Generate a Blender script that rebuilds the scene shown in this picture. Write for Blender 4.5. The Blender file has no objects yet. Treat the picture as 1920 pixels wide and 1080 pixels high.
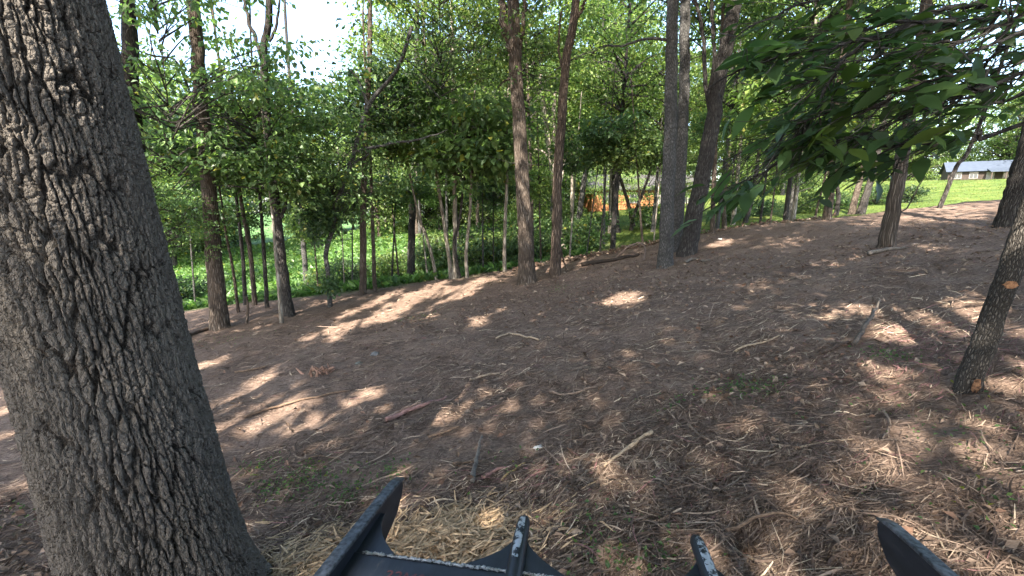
import bpy, math, numpy as np
from mathutils import Vector

# ---------------------------------------------------------------- camera, sky, sun, exposure
scene = bpy.context.scene
PW, PH, FPX, PITCH, CAMZ = 1920.0, 1080.0, 805.0, math.radians(11.0), 1.9
cam_data = bpy.data.cameras.new('camera')
cam_data.sensor_width = 36.0
cam_data.lens = 36.0 * FPX / PW
cam_data.clip_start = 0.05
cam_data.clip_end = 2000.0
cam = bpy.data.objects.new('camera', cam_data)
scene.collection.objects.link(cam)
cam.location = (0, 0, CAMZ)
cam.rotation_euler = (math.radians(90) - PITCH, 0, 0)
scene.camera = cam

SUN_EL, SUN_AZ = math.radians(46), math.radians(200)          # azimuth clockwise from +Y (view direction)
SUNV = np.array([math.sin(SUN_AZ) * math.cos(SUN_EL), math.cos(SUN_AZ) * math.cos(SUN_EL), math.sin(SUN_EL)])
world = bpy.data.worlds.new('World')
scene.world = world
world.use_nodes = True
wn = world.node_tree.nodes
bg = wn['Background']
sky = wn.new('ShaderNodeTexSky')
sky.sky_type = 'NISHITA'
sky.sun_disc = False
sky.sun_elevation = SUN_EL
sky.sun_rotation = SUN_AZ
sky.air_density = 1.0
sky.dust_density = 2.0
world.node_tree.links.new(sky.outputs[0], bg.inputs[0])
bg.inputs[1].default_value = 0.15
sun_data = bpy.data.lights.new('sun', 'SUN')
sun_data.energy = 5.0
sun_data.angle = math.radians(0.53)
sun_data.color = (1.0, 0.93, 0.82)
sun = bpy.data.objects.new('sun', sun_data)
scene.collection.objects.link(sun)
sun.rotation_euler = Vector(SUNV).to_track_quat('Z', 'Y').to_euler()
scene.view_settings.view_transform = 'Standard'
scene.view_settings.look = 'None'
scene.view_settings.gamma = 1.0
scene.view_settings.exposure = 2.62
scene.view_settings.use_curve_mapping = False
scene.cycles.use_denoising = True
scene.cycles.max_bounces = 7
scene.cycles.diffuse_bounces = 4
scene.cycles.transmission_bounces = 4
scene.cycles.glossy_bounces = 2
scene.cycles.caustics_reflective = False
scene.cycles.caustics_refractive = False
scene.cycles.sample_clamp_indirect = 6.0

# ---------------------------------------------------------------- noise and terrain
def _h2(ix, iy, s):
    n = (ix.astype(np.int64) * 374761393 + iy.astype(np.int64) * 668265263 + s * 1442695041) & 0xffffffff
    n = ((n ^ (n >> 13)) * 1274126177) & 0xffffffff
    return ((n ^ (n >> 16)) & 0xffff) / 65535.0

def vnoise(x, y, s=0):
    ix, iy = np.floor(x), np.floor(y)
    fx, fy = x - ix, y - iy
    fx, fy = fx * fx * (3 - 2 * fx), fy * fy * (3 - 2 * fy)
    a, b = _h2(ix, iy, s), _h2(ix + 1, iy, s)
    c, d = _h2(ix, iy + 1, s), _h2(ix + 1, iy + 1, s)
    return (a * (1 - fx) + b * fx) * (1 - fy) + (c * (1 - fx) + d * fx) * fy

def fbm(x, y, s=0, o=4):
    v, a, t = 0.0, 1.0, 0.0
    for i in range(o):
        v = v + a * vnoise(x * 2 ** i + 17.3 * i, y * 2 ** i - 9.1 * i, s + i)
        t += a
        a *= 0.5
    return v / t

def sstep(a, b, x):
    t = np.clip((x - a) / (b - a), 0, 1)
    return t * t * (3 - 2 * t)

def edge(x):                                     # far edge of the cleared forest floor
    e = 12.6 + 1.4 * (vnoise(x * 0.35, x * 0 + 3.7, 5) - 0.5)
    return e + 6.0 * sstep(0.5, 2.5, x) * (1 - sstep(5.5, 8.5, x))

DIPS = []
def terrain(x, y, fine=True):
    x, y = np.asarray(x, float), np.asarray(y, float)
    p = np.where(x > 0, 0.2 * np.minimum(x, 7) + 0.1 * np.maximum(np.minimum(x, 30) - 7, 0), 0.12 * np.maximum(x, -30))
    l = np.where(x > 0, 0.09 * np.minimum(x, 45), 0.12 * np.maximum(x, -35)) - 0.6 + 0.035 * (np.clip(y, 0, 90) - 20)
    t = sstep(11.5, 18.0, y)
    h = p * (1 - t) + l * t
    h = h + 0.16 * (fbm(x * 0.35 + 5, y * 0.35, 11, 3) - 0.5)
    if fine:
        near = 1 - sstep(14, 22, y)
        h = h + near * (0.07 * (fbm(x * 1.7, y * 1.7, 21, 3) - 0.5) + 0.065 * (fbm(x * 6, y * 6, 31, 3) - 0.5))
        for (dx, dy, r, d) in DIPS:
            h = h - d * np.exp(-((x - dx) ** 2 + (y - dy) ** 2) / (r * r))
    return h

def hz(x, y):
    return float(terrain(np.array([x]), np.array([y]))[0])

CP, SP = math.cos(PITCH), math.sin(PITCH)
def ray(px, py):
    xr, yd = (px - PW / 2) / FPX, (py - PH / 2) / FPX
    return np.array([xr, CP - yd * SP, -(SP + yd * CP)])

def ground(px, py):
    d = ray(px, py)
    t = np.linspace(0.6, 140, 28000)
    z = CAMZ + d[2] * t - terrain(d[0] * t, d[1] * t)
    i = np.argmax(z < 0) if (z < 0).any() else len(t) - 1
    return np.array([d[0] * t[i], d[1] * t[i], CAMZ + d[2] * t[i]])

def atY(px, py, Y):                              # point on the pixel's ray at forward distance Y
    d = ray(px, py)
    return np.array([0, 0, CAMZ]) + d * (Y / d[1])

def px_radius(wpx, p):                           # trunk radius from its width in the photograph at point p
    z = p[1] * CP - (p[2] - CAMZ) * SP
    return 0.5 * wpx * z / (FPX * math.sqrt(1 + (p[0] / p[1]) ** 2))

g = ground(1412, 1012)
DIPS.append((g[0], g[1], 0.10, 0.12))
g = ground(560, 800)
DIPS.append((g[0], g[1], 0.5, 0.04))

# ---------------------------------------------------------------- object helpers
COL = scene.collection
def make_mesh(name, v, faces, mat, uv=None, col=None, smooth=False, attrs=None):
    """faces: (N,3) or (N,4) int array, or a list of such arrays."""
    fl = faces if isinstance(faces, list) else [faces]
    me = bpy.data.meshes.new(name)
    v = np.asarray(v, np.float32)
    me.vertices.add(len(v))
    me.vertices.foreach_set('co', v.ravel())
    loops = np.concatenate([np.asarray(f, np.int32).ravel() for f in fl])
    sizes = np.concatenate([np.full(len(f), f.shape[1], np.int32) for f in fl])
    starts = np.concatenate([[0], np.cumsum(sizes)[:-1]]).astype(np.int32)
    me.loops.add(len(loops))
    me.polygons.add(len(sizes))
    me.loops.foreach_set('vertex_index', loops)
    me.polygons.foreach_set('loop_start', starts)
    me.polygons.foreach_set('use_smooth', np.full(len(sizes), bool(smooth)))
    if uv is not None:
        a = me.uv_layers.new(name='UVMap')
        a.data.foreach_set('uv', np.asarray(uv, np.float32)[loops].ravel())
    if col is not None:                          # one colour per vertex
        a = me.attributes.new('col', 'FLOAT_COLOR', 'POINT')
        c = np.ones((len(v), 4), np.float32)
        c[:, :3] = col
        a.data.foreach_set('color', c.ravel())
    for k, val in (attrs or {}).items():
        a = me.attributes.new(k, 'FLOAT', 'POINT')
        a.data.foreach_set('value', np.asarray(val, np.float32).ravel())
    me.update(calc_edges=True)
    if mat is not None:
        me.materials.append(mat)
    return me

def obj(name, me, parent=None, loc=(0, 0, 0)):
    o = bpy.data.objects.new(name, me)
    COL.objects.link(o)
    o.location = loc
    if parent is not None:
        o.parent = parent
    return o

def tag(o, label=None, cat=None, group=None, kind=None):
    if label: o['label'] = label
    if cat: o['category'] = cat
    if group: o['group'] = group
    if kind: o['kind'] = kind
    return o

def tube(pts, rad, sides=10, wob=0.0, seed=0, capend=True, ridge=0):
    """Tapered tube along pts -> verts, [quads, caps], uv."""
    pts = np.asarray(pts, float)
    rad = np.asarray(rad, float)
    n = len(pts)
    tg = np.gradient(pts, axis=0)
    tg /= np.linalg.norm(tg, axis=1)[:, None] + 1e-9
    ref = np.array([0.0, 1.0, 0.0]) if abs(tg[0][1]) < 0.8 else np.array([1.0, 0, 0])
    vs, uvs = [], []
    L = np.concatenate([[0], np.cumsum(np.linalg.norm(np.diff(pts, axis=0), axis=1))])
    th = np.arange(sides + 1) * 2 * math.pi / sides
    for i in range(n):
        a = np.cross(tg[i], ref); a /= np.linalg.norm(a) + 1e-9
        b = np.cross(a, tg[i])
        r = rad[i]
        rr = np.full(sides + 1, r)
        if wob:
            rr = r * (1 + wob * (vnoise(np.cos(th) * 1.7 + 7, np.sin(th) * 1.7 + L[i] / max(r, .01) * 0.4, seed) - 0.5) * 2)
            if ridge:
                rr = rr + r * ridge * (vnoise(th * 5, th * 0 + L[i] * 1.3, seed + 3) - 0.5)
            rr[-1] = rr[0]
        vs.append(pts[i] + np.outer(np.cos(th) * rr, a) + np.outer(np.sin(th) * rr, b))
        uvs.append(np.stack([th * np.mean(rad[: max(1, n // 2)]), np.full(sides + 1, L[i])], 1))
    v = np.concatenate(vs); uv = np.concatenate(uvs)
    k = sides + 1
    i, j = np.meshgrid(np.arange(n - 1), np.arange(sides), indexing='ij')
    q = np.stack([i * k + j, i * k + j + 1, (i + 1) * k + j + 1, (i + 1) * k + j], -1).reshape(-1, 4)
    fs = [q]
    if capend:
        c0, c1 = len(v), len(v) + 1
        v = np.vstack([v, pts[0], pts[-1]]); uv = np.vstack([uv, uv[0], uv[-1]])
        jj = np.arange(sides)
        t0 = np.stack([np.full(sides, c0), jj + 1, jj], 1)
        t1 = np.stack([np.full(sides, c1), (n - 1) * k + jj, (n - 1) * k + jj + 1], 1)
        fs.append(np.vstack([t0, t1]))
    return v, fs, uv

class MB:                                        # collects pieces of one part
    def __init__(s): s.v, s.f3, s.f4, s.uv, s.c, s.n = [], [], [], [], [], 0
    def add(s, v, fs, uv=None, col=None):
        v = np.asarray(v, float)
        for f in (fs if isinstance(fs, list) else [fs]):
            f = np.asarray(f)
            (s.f3 if f.shape[1] == 3 else s.f4).append(f + s.n)
        s.v.append(v)
        s.uv.append(uv if uv is not None else v[:, :2])
        s.c.append(np.broadcast_to(np.asarray(col if col is not None else (1, 1, 1), float), (len(v), 3)))
        s.n += len(v)
    def mesh(s, name, mat, smooth=False):
        fs = []
        if s.f4: fs.append(np.vstack(s.f4))
        if s.f3: fs.append(np.vstack(s.f3))
        return make_mesh(name, np.vstack(s.v), fs, mat, np.vstack(s.uv), np.vstack(s.c), smooth)

def spline(pts, n):
    """Catmull-Rom through pts, n samples."""
    p = np.asarray(pts, float)
    if len(p) == 2:
        return p[0] + (p[1] - p[0]) * np.linspace(0, 1, n)[:, None]
    P = np.vstack([2 * p[0] - p[1], p, 2 * p[-1] - p[-2]])
    t = np.linspace(0, len(p) - 1 - 1e-6, n)
    i = t.astype(int); u = (t - i)[:, None]
    a, b, c, d = P[i], P[i + 1], P[i + 2], P[i + 3]
    return 0.5 * (2 * b + (c - a) * u + (2 * a - 5 * b + 4 * c - d) * u ** 2 + (3 * b - a - 3 * c + d) * u ** 3)

def box(x0, x1, y0, y1, z0, z1):
    v = np.array([[x, y, z] for x in (x0, x1) for y in (y0, y1) for z in (z0, z1)], float)
    f = np.array([[0, 1, 3, 2], [4, 6, 7, 5], [0, 4, 5, 1], [2, 3, 7, 6], [0, 2, 6, 4], [1, 5, 7, 3]])
    return v, f

def empty(name, loc, label, cat, group=None):
    e = bpy.data.objects.new(name, None)
    COL.objects.link(e)
    e.location = loc
    e.empty_display_size = 0.2
    return tag(e, label, cat, group)

# ---------------------------------------------------------------- materials
def new_mat(name):
    m = bpy.data.materials.new(name)
    m.use_nodes = True
    nt = m.node_tree
    nt.nodes.clear()
    return m, nt, nt.nodes, nt.links

def N(nodes, t, **kw):
    n = nodes.new(t)
    for k, v in kw.items():
        if k.startswith('i_'):
            key = k[2:]
            n.inputs[int(key) if key.isdigit() else key.replace('_', ' ')].default_value = v
        else:
            setattr(n, k, v)
    return n

def ramp(nodes, stops):
    r = nodes.new('ShaderNodeValToRGB')
    e = r.color_ramp.elements
    while len(e) < len(stops): e.new(0.5)
    for el, (p, c) in zip(e, stops):
        el.position = p
        el.color = (*c, 1)
    return r

def mat_leaf(name, trans=0.42, gloss=0.35):
    m, nt, nd, lk = new_mat(name)
    a = N(nd, 'ShaderNodeAttribute', attribute_name='col')
    oi = N(nd, 'ShaderNodeObjectInfo')
    mr = N(nd, 'ShaderNodeMapRange', i_3=0.72, i_4=1.3)
    lk.new(oi.outputs['Random'], mr.inputs[0])
    mul = N(nd, 'ShaderNodeVectorMath', operation='SCALE')
    lk.new(a.outputs['Color'], mul.inputs[0]); lk.new(mr.outputs[0], mul.inputs['Scale'])
    p = N(nd, 'ShaderNodeBsdfPrincipled', i_Roughness=0.42)
    p.inputs['Specular IOR Level'].default_value = gloss
    lk.new(mul.outputs[0], p.inputs['Base Color'])
    tint = N(nd, 'ShaderNodeVectorMath', operation='MULTIPLY')
    tint.inputs[1].default_value = (1.35, 1.5, 0.85)
    lk.new(mul.outputs[0], tint.inputs[0])
    t = N(nd, 'ShaderNodeBsdfTranslucent')
    lk.new(tint.outputs[0], t.inputs[0])
    mx = N(nd, 'ShaderNodeMixShader', i_0=trans)
    lk.new(p.outputs[0], mx.inputs[1]); lk.new(t.outputs[0], mx.inputs[2])
    o = N(nd, 'ShaderNodeOutputMaterial')
    lk.new(mx.outputs[0], o.inputs[0])
    return m

def mat_col(name, rough=0.85, bump=0.0, scale=60.0):
    m, nt, nd, lk = new_mat(name)
    a = N(nd, 'ShaderNodeAttribute', attribute_name='col')
    p = N(nd, 'ShaderNodeBsdfPrincipled', i_Roughness=rough)
    p.inputs['Specular IOR Level'].default_value = 0.2
    tc = N(nd, 'ShaderNodeTexCoord')
    no = N(nd, 'ShaderNodeTexNoise', i_Scale=scale, i_Detail=4.0)
    lk.new(tc.outputs['Object'], no.inputs['Vector'])
    mr = N(nd, 'ShaderNodeMapRange', i_1=0.3, i_2=0.7, i_3=0.65, i_4=1.3)
    lk.new(no.outputs[0], mr.inputs[0])
    mul = N(nd, 'ShaderNodeVectorMath', operation='SCALE')
    lk.new(a.outputs['Color'], mul.inputs[0]); lk.new(mr.outputs[0], mul.inputs['Scale'])
    lk.new(mul.outputs[0], p.inputs['Base Color'])
    if bump:
        b = N(nd, 'ShaderNodeBump', i_Strength=bump, i_Distance=0.01)
        lk.new(no.outputs[0], b.inputs['Height']); lk.new(b.outputs[0], p.inputs['Normal'])
    o = N(nd, 'ShaderNodeOutputMaterial')
    lk.new(p.outputs[0], o.inputs[0])
    return m

def mat_bark(name, c0, c1, c2, fine=28.0, stretch=0.16, dist=0.02, patch=None):
    """furrowed bark laid along the trunk's own UVs (metres round, metres up)"""
    m, nt, nd, lk = new_mat(name)
    uv = N(nd, 'ShaderNodeUVMap')
    mp = N(nd, 'ShaderNodeMapping')
    mp.inputs['Scale'].default_value = (fine, fine * stretch, 1)
    lk.new(uv.outputs[0], mp.inputs[0])
    wn_ = N(nd, 'ShaderNodeTexNoise', i_Scale=1.2, i_Detail=3.0)
    lk.new(mp.outputs[0], wn_.inputs['Vector'])
    mixv = N(nd, 'ShaderNodeVectorMath', operation='ADD')
    wsc = N(nd, 'ShaderNodeVectorMath', operation='SCALE'); wsc.inputs['Scale'].default_value = 0.7; lk.new(wn_.outputs['Color'], wsc.inputs[0])
    lk.new(mp.outputs[0], mixv.inputs[0]); lk.new(wsc.outputs[0], mixv.inputs[1])
    vo = N(nd, 'ShaderNodeTexVoronoi', feature='DISTANCE_TO_EDGE', i_Scale=1.0)
    lk.new(mixv.outputs[0], vo.inputs['Vector'])
    mr = N(nd, 'ShaderNodeMapRange', i_1=0.0, i_2=0.28, i_3=0.0, i_4=1.0)
    lk.new(vo.outputs['Distance'], mr.inputs[0])
    fn = N(nd, 'ShaderNodeTexNoise', i_Scale=6.0, i_Detail=6.0)
    lk.new(mp.outputs[0], fn.inputs['Vector'])
    ad = N(nd, 'ShaderNodeMath', operation='MULTIPLY_ADD', i_1=0.35)
    lk.new(fn.outputs[0], ad.inputs[0]); lk.new(mr.outputs[0], ad.inputs[2])
    big = N(nd, 'ShaderNodeTexNoise', i_Scale=2.2, i_Detail=4.0)
    tc = N(nd, 'ShaderNodeTexCoord')
    lk.new(tc.outputs['Object'], big.inputs['Vector'])
    mixf = N(nd, 'ShaderNodeMath', operation='MULTIPLY_ADD', i_1=0.55, i_2=-0.1)
    lk.new(fn.outputs[0], mixf.inputs[0])
    s2 = N(nd, 'ShaderNodeMath', operation='MULTIPLY_ADD', i_1=0.5)
    lk.new(big.outputs[0], s2.inputs[0]); lk.new(mixf.outputs[0], s2.inputs[2])
    s3 = N(nd, 'ShaderNodeMath', operation='MULTIPLY_ADD', i_1=0.32)
    lk.new(mr.outputs[0], s3.inputs[0]); lk.new(s2.outputs[0], s3.inputs[2])
    r = ramp(nd, [(0.3, tuple(x * 0.45 for x in c0)), (0.62, c0), (0.78, c1), (1.0, c2)])
    lk.new(s3.outputs[0], r.inputs[0])
    p = N(nd, 'ShaderNodeBsdfPrincipled', i_Roughness=0.9)
    p.inputs['Specular IOR Level'].default_value = 0.15
    lk.new(r.outputs[0], p.inputs['Base Color'])
    b = N(nd, 'ShaderNodeBump', i_Strength=1.0, i_Distance=dist)
    lk.new(ad.outputs[0], b.inputs['Height']); lk.new(b.outputs[0], p.inputs['Normal'])
    o = N(nd, 'ShaderNodeOutputMaterial')
    lk.new(p.outputs[0], o.inputs[0])
    return m

def mat_simple(name, c, rough=0.6, metal=0.0, var=0.25, scale=12.0, spec=0.3, bump=0.0):
    m, nt, nd, lk = new_mat(name)
    tc = N(nd, 'ShaderNodeTexCoord')
    no = N(nd, 'ShaderNodeTexNoise', i_Scale=scale, i_Detail=5.0)
    lk.new(tc.outputs['Object'], no.inputs['Vector'])
    r = ramp(nd, [(0.3, tuple(x * (1 - var) for x in c)), (0.7, tuple(min(1, x * (1 + var)) for x in c))])
    lk.new(no.outputs[0], r.inputs[0])
    p = N(nd, 'ShaderNodeBsdfPrincipled', i_Roughness=rough, i_Metallic=metal)
    p.inputs['Specular IOR Level'].default_value = spec
    lk.new(r.outputs[0], p.inputs['Base Color'])
    if bump:
        b = N(nd, 'ShaderNodeBump', i_Strength=bump, i_Distance=0.004)
        lk.new(no.outputs[0], b.inputs['Height']); lk.new(b.outputs[0], p.inputs['Normal'])
    o = N(nd, 'ShaderNodeOutputMaterial')
    lk.new(p.outputs[0], o.inputs[0])
    return m

def mat_ground(name):
    """forest-floor mulch, lawn and field mixed by the vertex masks 'lawn' and 'field'"""
    m, nt, nd, lk = new_mat(name)
    tc = N(nd, 'ShaderNodeTexCoord')
    n1 = N(nd, 'ShaderNodeTexNoise', i_Scale=1.3, i_Detail=6.0, i_Roughness=0.65)
    n2 = N(nd, 'ShaderNodeTexNoise', i_Scale=38.0, i_Detail=6.0, i_Roughness=0.7)
    lk.new(tc.outputs['Object'], n1.inputs['Vector']); lk.new(tc.outputs['Object'], n2.inputs['Vector'])
    # shredded fibre grain: two stretched noises in crossing directions
    fib = []
    for ang in (0.4, 1.9, -0.7):
        mp = N(nd, 'ShaderNodeMapping')
        mp.inputs['Rotation'].default_value = (0, 0, ang)
        mp.inputs['Scale'].default_value = (9, 95, 9)
        lk.new(tc.outputs['Object'], mp.inputs[0])
        nf = N(nd, 'ShaderNodeTexNoise', i_Scale=1.0, i_Detail=3.0)
        lk.new(mp.outputs[0], nf.inputs['Vector'])
        fib.append(nf)
    mx = N(nd, 'ShaderNodeMath', operation='MAXIMUM'); lk.new(fib[0].outputs[0], mx.inputs[0]); lk.new(fib[1].outputs[0], mx.inputs[1])
    mx2 = N(nd, 'ShaderNodeMath', operation='MAXIMUM'); lk.new(mx.outputs[0], mx2.inputs[0]); lk.new(fib[2].outputs[0], mx2.inputs[1])
    ad = N(nd, 'ShaderNodeMath', operation='ADD'); lk.new(mx2.outputs[0], ad.inputs[0]); lk.new(n2.outputs[0], ad.inputs[1])
    ad2 = N(nd, 'ShaderNodeMath', operation='MULTIPLY_ADD', i_1=0.55); lk.new(n1.outputs[0], ad2.inputs[0]); lk.new(ad.outputs[0], ad2.inputs[2])
    mr = N(nd, 'ShaderNodeMapRange', i_1=1.05, i_2=1.75); lk.new(ad2.outputs[0], mr.inputs[0])
    r = ramp(nd, [(0.0, (0.062, 0.041, 0.031)), (0.4, (0.155, 0.106, 0.080)), (0.7, (0.25, 0.177, 0.135)), (1.0, (0.36, 0.265, 0.20))])
    lk.new(mr.outputs[0], r.inputs[0])
    g1 = ramp(nd, [(0.36, (0.04, 0.066, 0.014)), (0.52, (0.075, 0.108, 0.022)), (0.68, (0.13, 0.135, 0.04))])
    ng = N(nd, 'ShaderNodeTexNoise', i_Scale=0.6, i_Detail=8.0, i_Roughness=0.7)
    lk.new(tc.outputs['Object'], ng.inputs['Vector']); lk.new(ng.outputs[0], g1.inputs[0])
    g2 = ramp(nd, [(0.3, (0.045, 0.095, 0.03)), (0.6, (0.08, 0.145, 0.045)), (0.8, (0.13, 0.18, 0.055))])
    lk.new(ng.outputs[0], g2.inputs[0])
    al = N(nd, 'ShaderNodeAttribute', attribute_name='lawn'); af = N(nd, 'ShaderNodeAttribute', attribute_name='field')
    m1 = N(nd, 'ShaderNodeMix', data_type='RGBA'); m2 = N(nd, 'ShaderNodeMix', data_type='RGBA')
    lk.new(al.outputs['Fac'], m1.inputs[0]); lk.new(r.outputs[0], m1.inputs[6]); lk.new(g1.outputs[0], m1.inputs[7])
    lk.new(af.outputs['Fac'], m2.inputs[0]); lk.new(m1.outputs[2], m2.inputs[6]); lk.new(g2.outputs[0], m2.inputs[7])
    p = N(nd, 'ShaderNodeBsdfPrincipled', i_Roughness=0.95)
    p.inputs['Specular IOR Level'].default_value = 0.1
    lk.new(m2.outputs[2], p.inputs['Base Color'])
    b = N(nd, 'ShaderNodeBump', i_Strength=0.9, i_Distance=0.02)
    lk.new(ad.outputs[0], b.inputs['Height']); lk.new(b.outputs[0], p.inputs['Normal'])
    o = N(nd, 'ShaderNodeOutputMaterial'); lk.new(p.outputs[0], o.inputs[0])
    return m

M_LEAF = mat_leaf('leaf_foliage', 0.5)
M_NEAR = mat_leaf('leaf_near', 0.5, 0.35)
M_LITTER = mat_col('wood_shred', 0.85)
M_DEAD = mat_col('dead_leaf', 0.8)
M_WOOD = mat_col('broken_wood', 0.8, 0.6, 45.0)
M_GROUND = mat_ground('forest_floor')
BARK = {
    'oak':   mat_bark('bark_oak', (0.085, 0.072, 0.060), (0.15, 0.13, 0.11), (0.24, 0.215, 0.185), 34, 0.2, 0.03),
    'dark':  mat_bark('bark_dark', (0.055, 0.048, 0.043), (0.10, 0.09, 0.08), (0.17, 0.155, 0.14), 38, 0.17, 0.025),
    'grey':  mat_bark('bark_grey', (0.085, 0.08, 0.074), (0.15, 0.142, 0.132), (0.25, 0.238, 0.222), 42, 0.3, 0.02),
    'brown': mat_bark('bark_brown', (0.095, 0.072, 0.056), (0.175, 0.14, 0.112), (0.29, 0.24, 0.20), 34, 0.14, 0.024),
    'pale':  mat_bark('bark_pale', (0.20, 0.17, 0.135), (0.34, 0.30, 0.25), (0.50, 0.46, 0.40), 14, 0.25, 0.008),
    'cedar': mat_bark('bark_cedar', (0.10, 0.078, 0.06), (0.20, 0.16, 0.128), (0.32, 0.265, 0.215), 46, 0.05, 0.028),
    'young': mat_bark('bark_young', (0.06, 0.052, 0.044), (0.12, 0.106, 0.09), (0.20, 0.18, 0.155), 75, 0.33, 0.014),
    'red':   mat_bark('bark_red', (0.085, 0.062, 0.048), (0.16, 0.118, 0.09), (0.30, 0.215, 0.16), 22, 0.2, 0.024),
}

# ---------------------------------------------------------------- the ground: one warped grid, split into mulch floor, lawn and field
def build_ground():
    nx, ny = 540, 540
    u = np.linspace(-1, 1, nx)
    X = 1.6 * np.sinh(u * 5.6)
    t = np.linspace(-1.0, 1.0, ny)
    Y = 3.8 + 1.6 * np.sinh(t * 5.6)
    gx, gy = np.meshgrid(X, Y, indexing='ij')
    gz = terrain(gx, gy)
    v = np.stack([gx, gy, gz], -1).reshape(-1, 3)
    w = 0.9 * (fbm(gx * 0.9, gy * 0.9, 51, 3) - 0.5)
    past = sstep(-0.7, 0.9, gy - edge(gx) + w * 2)
    right = sstep(1.5, 6.0, gx - (gy - 20) * 0.05 + w)
    lawn = (past * right).ravel(); field = (past * (1 - right)).ravel()
    i, j = np.meshgrid(np.arange(nx - 1), np.arange(ny - 1), indexing='ij')
    q = np.stack([i * ny + j, (i + 1) * ny + j, (i + 1) * ny + j + 1, i * ny + j + 1], -1).reshape(-1, 4)
    zl, zf = lawn[q].mean(1), field[q].mean(1)
    zone = np.where(zl > 0.5, 1, np.where(zf > 0.5, 2, 0))
    for k, nm in enumerate(('ground', 'lawn', 'field')):
        qq = q[zone == k]
        used, inv = np.unique(qq, return_inverse=True)
        me = make_mesh(nm, v[used], inv.reshape(-1, 4), M_GROUND, smooth=True, attrs={'lawn': lawn[used], 'field': field[used]})
        tag(obj(nm, me), kind='structure')
build_ground()

# ---------------------------------------------------------------- foliage
def leaf_tris(c, d, nrm, L, W, fold=0.12):
    """rhombus leaves, two triangles each.  c base points, d directions, nrm normals."""
    d = d / (np.linalg.norm(d, axis=1)[:, None] + 1e-9)
    s = np.cross(nrm, d); s /= np.linalg.norm(s, axis=1)[:, None] + 1e-9
    n = np.cross(d, s)
    L = L[:, None]; W = W[:, None]
    a = c
    b = c + d * L * 0.45 + s * W * 0.5 + n * W * fold
    t = c + d * L - n * L * 0.1
    e = c + d * L * 0.45 - s * W * 0.5 + n * W * fold
    v = np.stack([a, b, t, e], 1).reshape(-1, 3)
    k = np.arange(len(c)) * 4
    f = np.stack([np.stack([k, k + 1, k + 2], 1), np.stack([k, k + 2, k + 3], 1)], 1).reshape(-1, 3)
    return v, f

GREENS = {
    'deep':   np.array([[0.040, 0.072, 0.034], [0.052, 0.092, 0.038], [0.068, 0.112, 0.042]]),
    'mid':    np.array([[0.062, 0.105, 0.042], [0.082, 0.135, 0.046], [0.108, 0.160, 0.052]]),
    'bright': np.array([[0.090, 0.142, 0.046], [0.120, 0.178, 0.052], [0.165, 0.215, 0.062]]),
}
def leaf_cols(rng, n, pal):
    c = GREENS[pal][rng.integers(0, 3, n)] * rng.uniform(0.7, 1.35, n)[:, None]
    yel = rng.random(n) < 0.03
    c[yel] = np.array([0.2, 0.2, 0.04]) * rng.uniform(0.7, 1.1, yel.sum())[:, None]
    return c

def crown_points(rng, R, V, ncl, nleaf, flat=0.35, rc=(0.45, 1.0), low=False):
    """cluster centres in an uneven ellipsoid, leaves scattered round them"""
    dirs = rng.normal(size=(ncl, 3)); dirs /= np.linalg.norm(dirs, axis=1)[:, None]
    rad = rng.uniform(0.35, 1.0, ncl) ** 0.6
    lob = 0.75 + 0.5 * vnoise(dirs[:, 0] * 2 + 9, dirs[:, 1] * 2 + dirs[:, 2] * 1.7 + 5, int(rng.integers(1000)))
    cc = dirs * (rad * lob)[:, None] * np.array([R, R, V])
    rr = rng.uniform(*rc, ncl)
    wts = rr ** 2 / (rr ** 2).sum()
    idx = rng.choice(ncl, nleaf, p=wts)
    off = rng.normal(size=(nleaf, 3)) * 0.55
    p = cc[idx] + off * rr[idx][:, None] * np.array([1, 1, flat])
    d = np.stack([off[:, 0], off[:, 1], -0.25 - 0.5 * rng.random(nleaf)], 1) + rng.normal(size=(nleaf, 3)) * 0.45
    n = np.stack([rng.normal(size=nleaf) * 0.5, rng.normal(size=nleaf) * 0.5, np.ones(nleaf)], 1)
    return cc, p, d, n

def crown_meshes(seed, R, V, ncl, nleaf, leaf, pal, flat=0.35, rc=(0.45, 1.0), limbr=0.05):
    rng = np.random.default_rng(seed)
    cc, p, d, n = crown_points(rng, R, V, ncl, nleaf, flat, rc)
    L = leaf * rng.uniform(0.65, 1.25, nleaf)
    v, f = leaf_tris(p, d, n, L, L * rng.uniform(0.5, 0.75, nleaf))
    col = np.repeat(leaf_cols(rng, nleaf, pal), 4, axis=0)
    crown = make_mesh('crown', v, f, M_LEAF, col=col)
    mb = MB()
    for c in cc[:: max(1, ncl // 40)]:
        h = c[2] - rng.uniform(0.2, 0.6) * math.hypot(c[0], c[1]) - 0.1 * V
        a = np.array([0, 0, max(-V * 1.05 + rng.uniform(0, 0.7) * V, h)])
        mid = a * 0.45 + c * 0.55 + np.array([rng.normal() * 0.15, rng.normal() * 0.15, 0.18 * np.linalg.norm(c - a) * 0.5])
        pts = spline([a, mid, c], 7)
        vv, fs, uv = tube(pts, np.linspace(limbr, limbr * 0.15, 7) * rng.uniform(0.5, 1.1), 5)
        mb.add(vv, fs, uv)
        for _ in range(2):
            k = rng.integers(3, 6)
            e = c + rng.normal(size=3) * np.array([0.6, 0.6, 0.2])
            vv, fs, uv = tube(spline([pts[k], (pts[k] + e) / 2 + rng.normal(size=3) * 0.08, e], 4), np.linspace(limbr * 0.3, limbr * 0.08, 4), 4)
            mb.add(vv, fs, uv)
    return crown, mb

CROWNS = {}
def crown_kind(kind, bark):
    """meshes shared by all crowns of a kind"""
    return CROWNS[kind], CROWNS[kind + '_limb'][bark]

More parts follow.
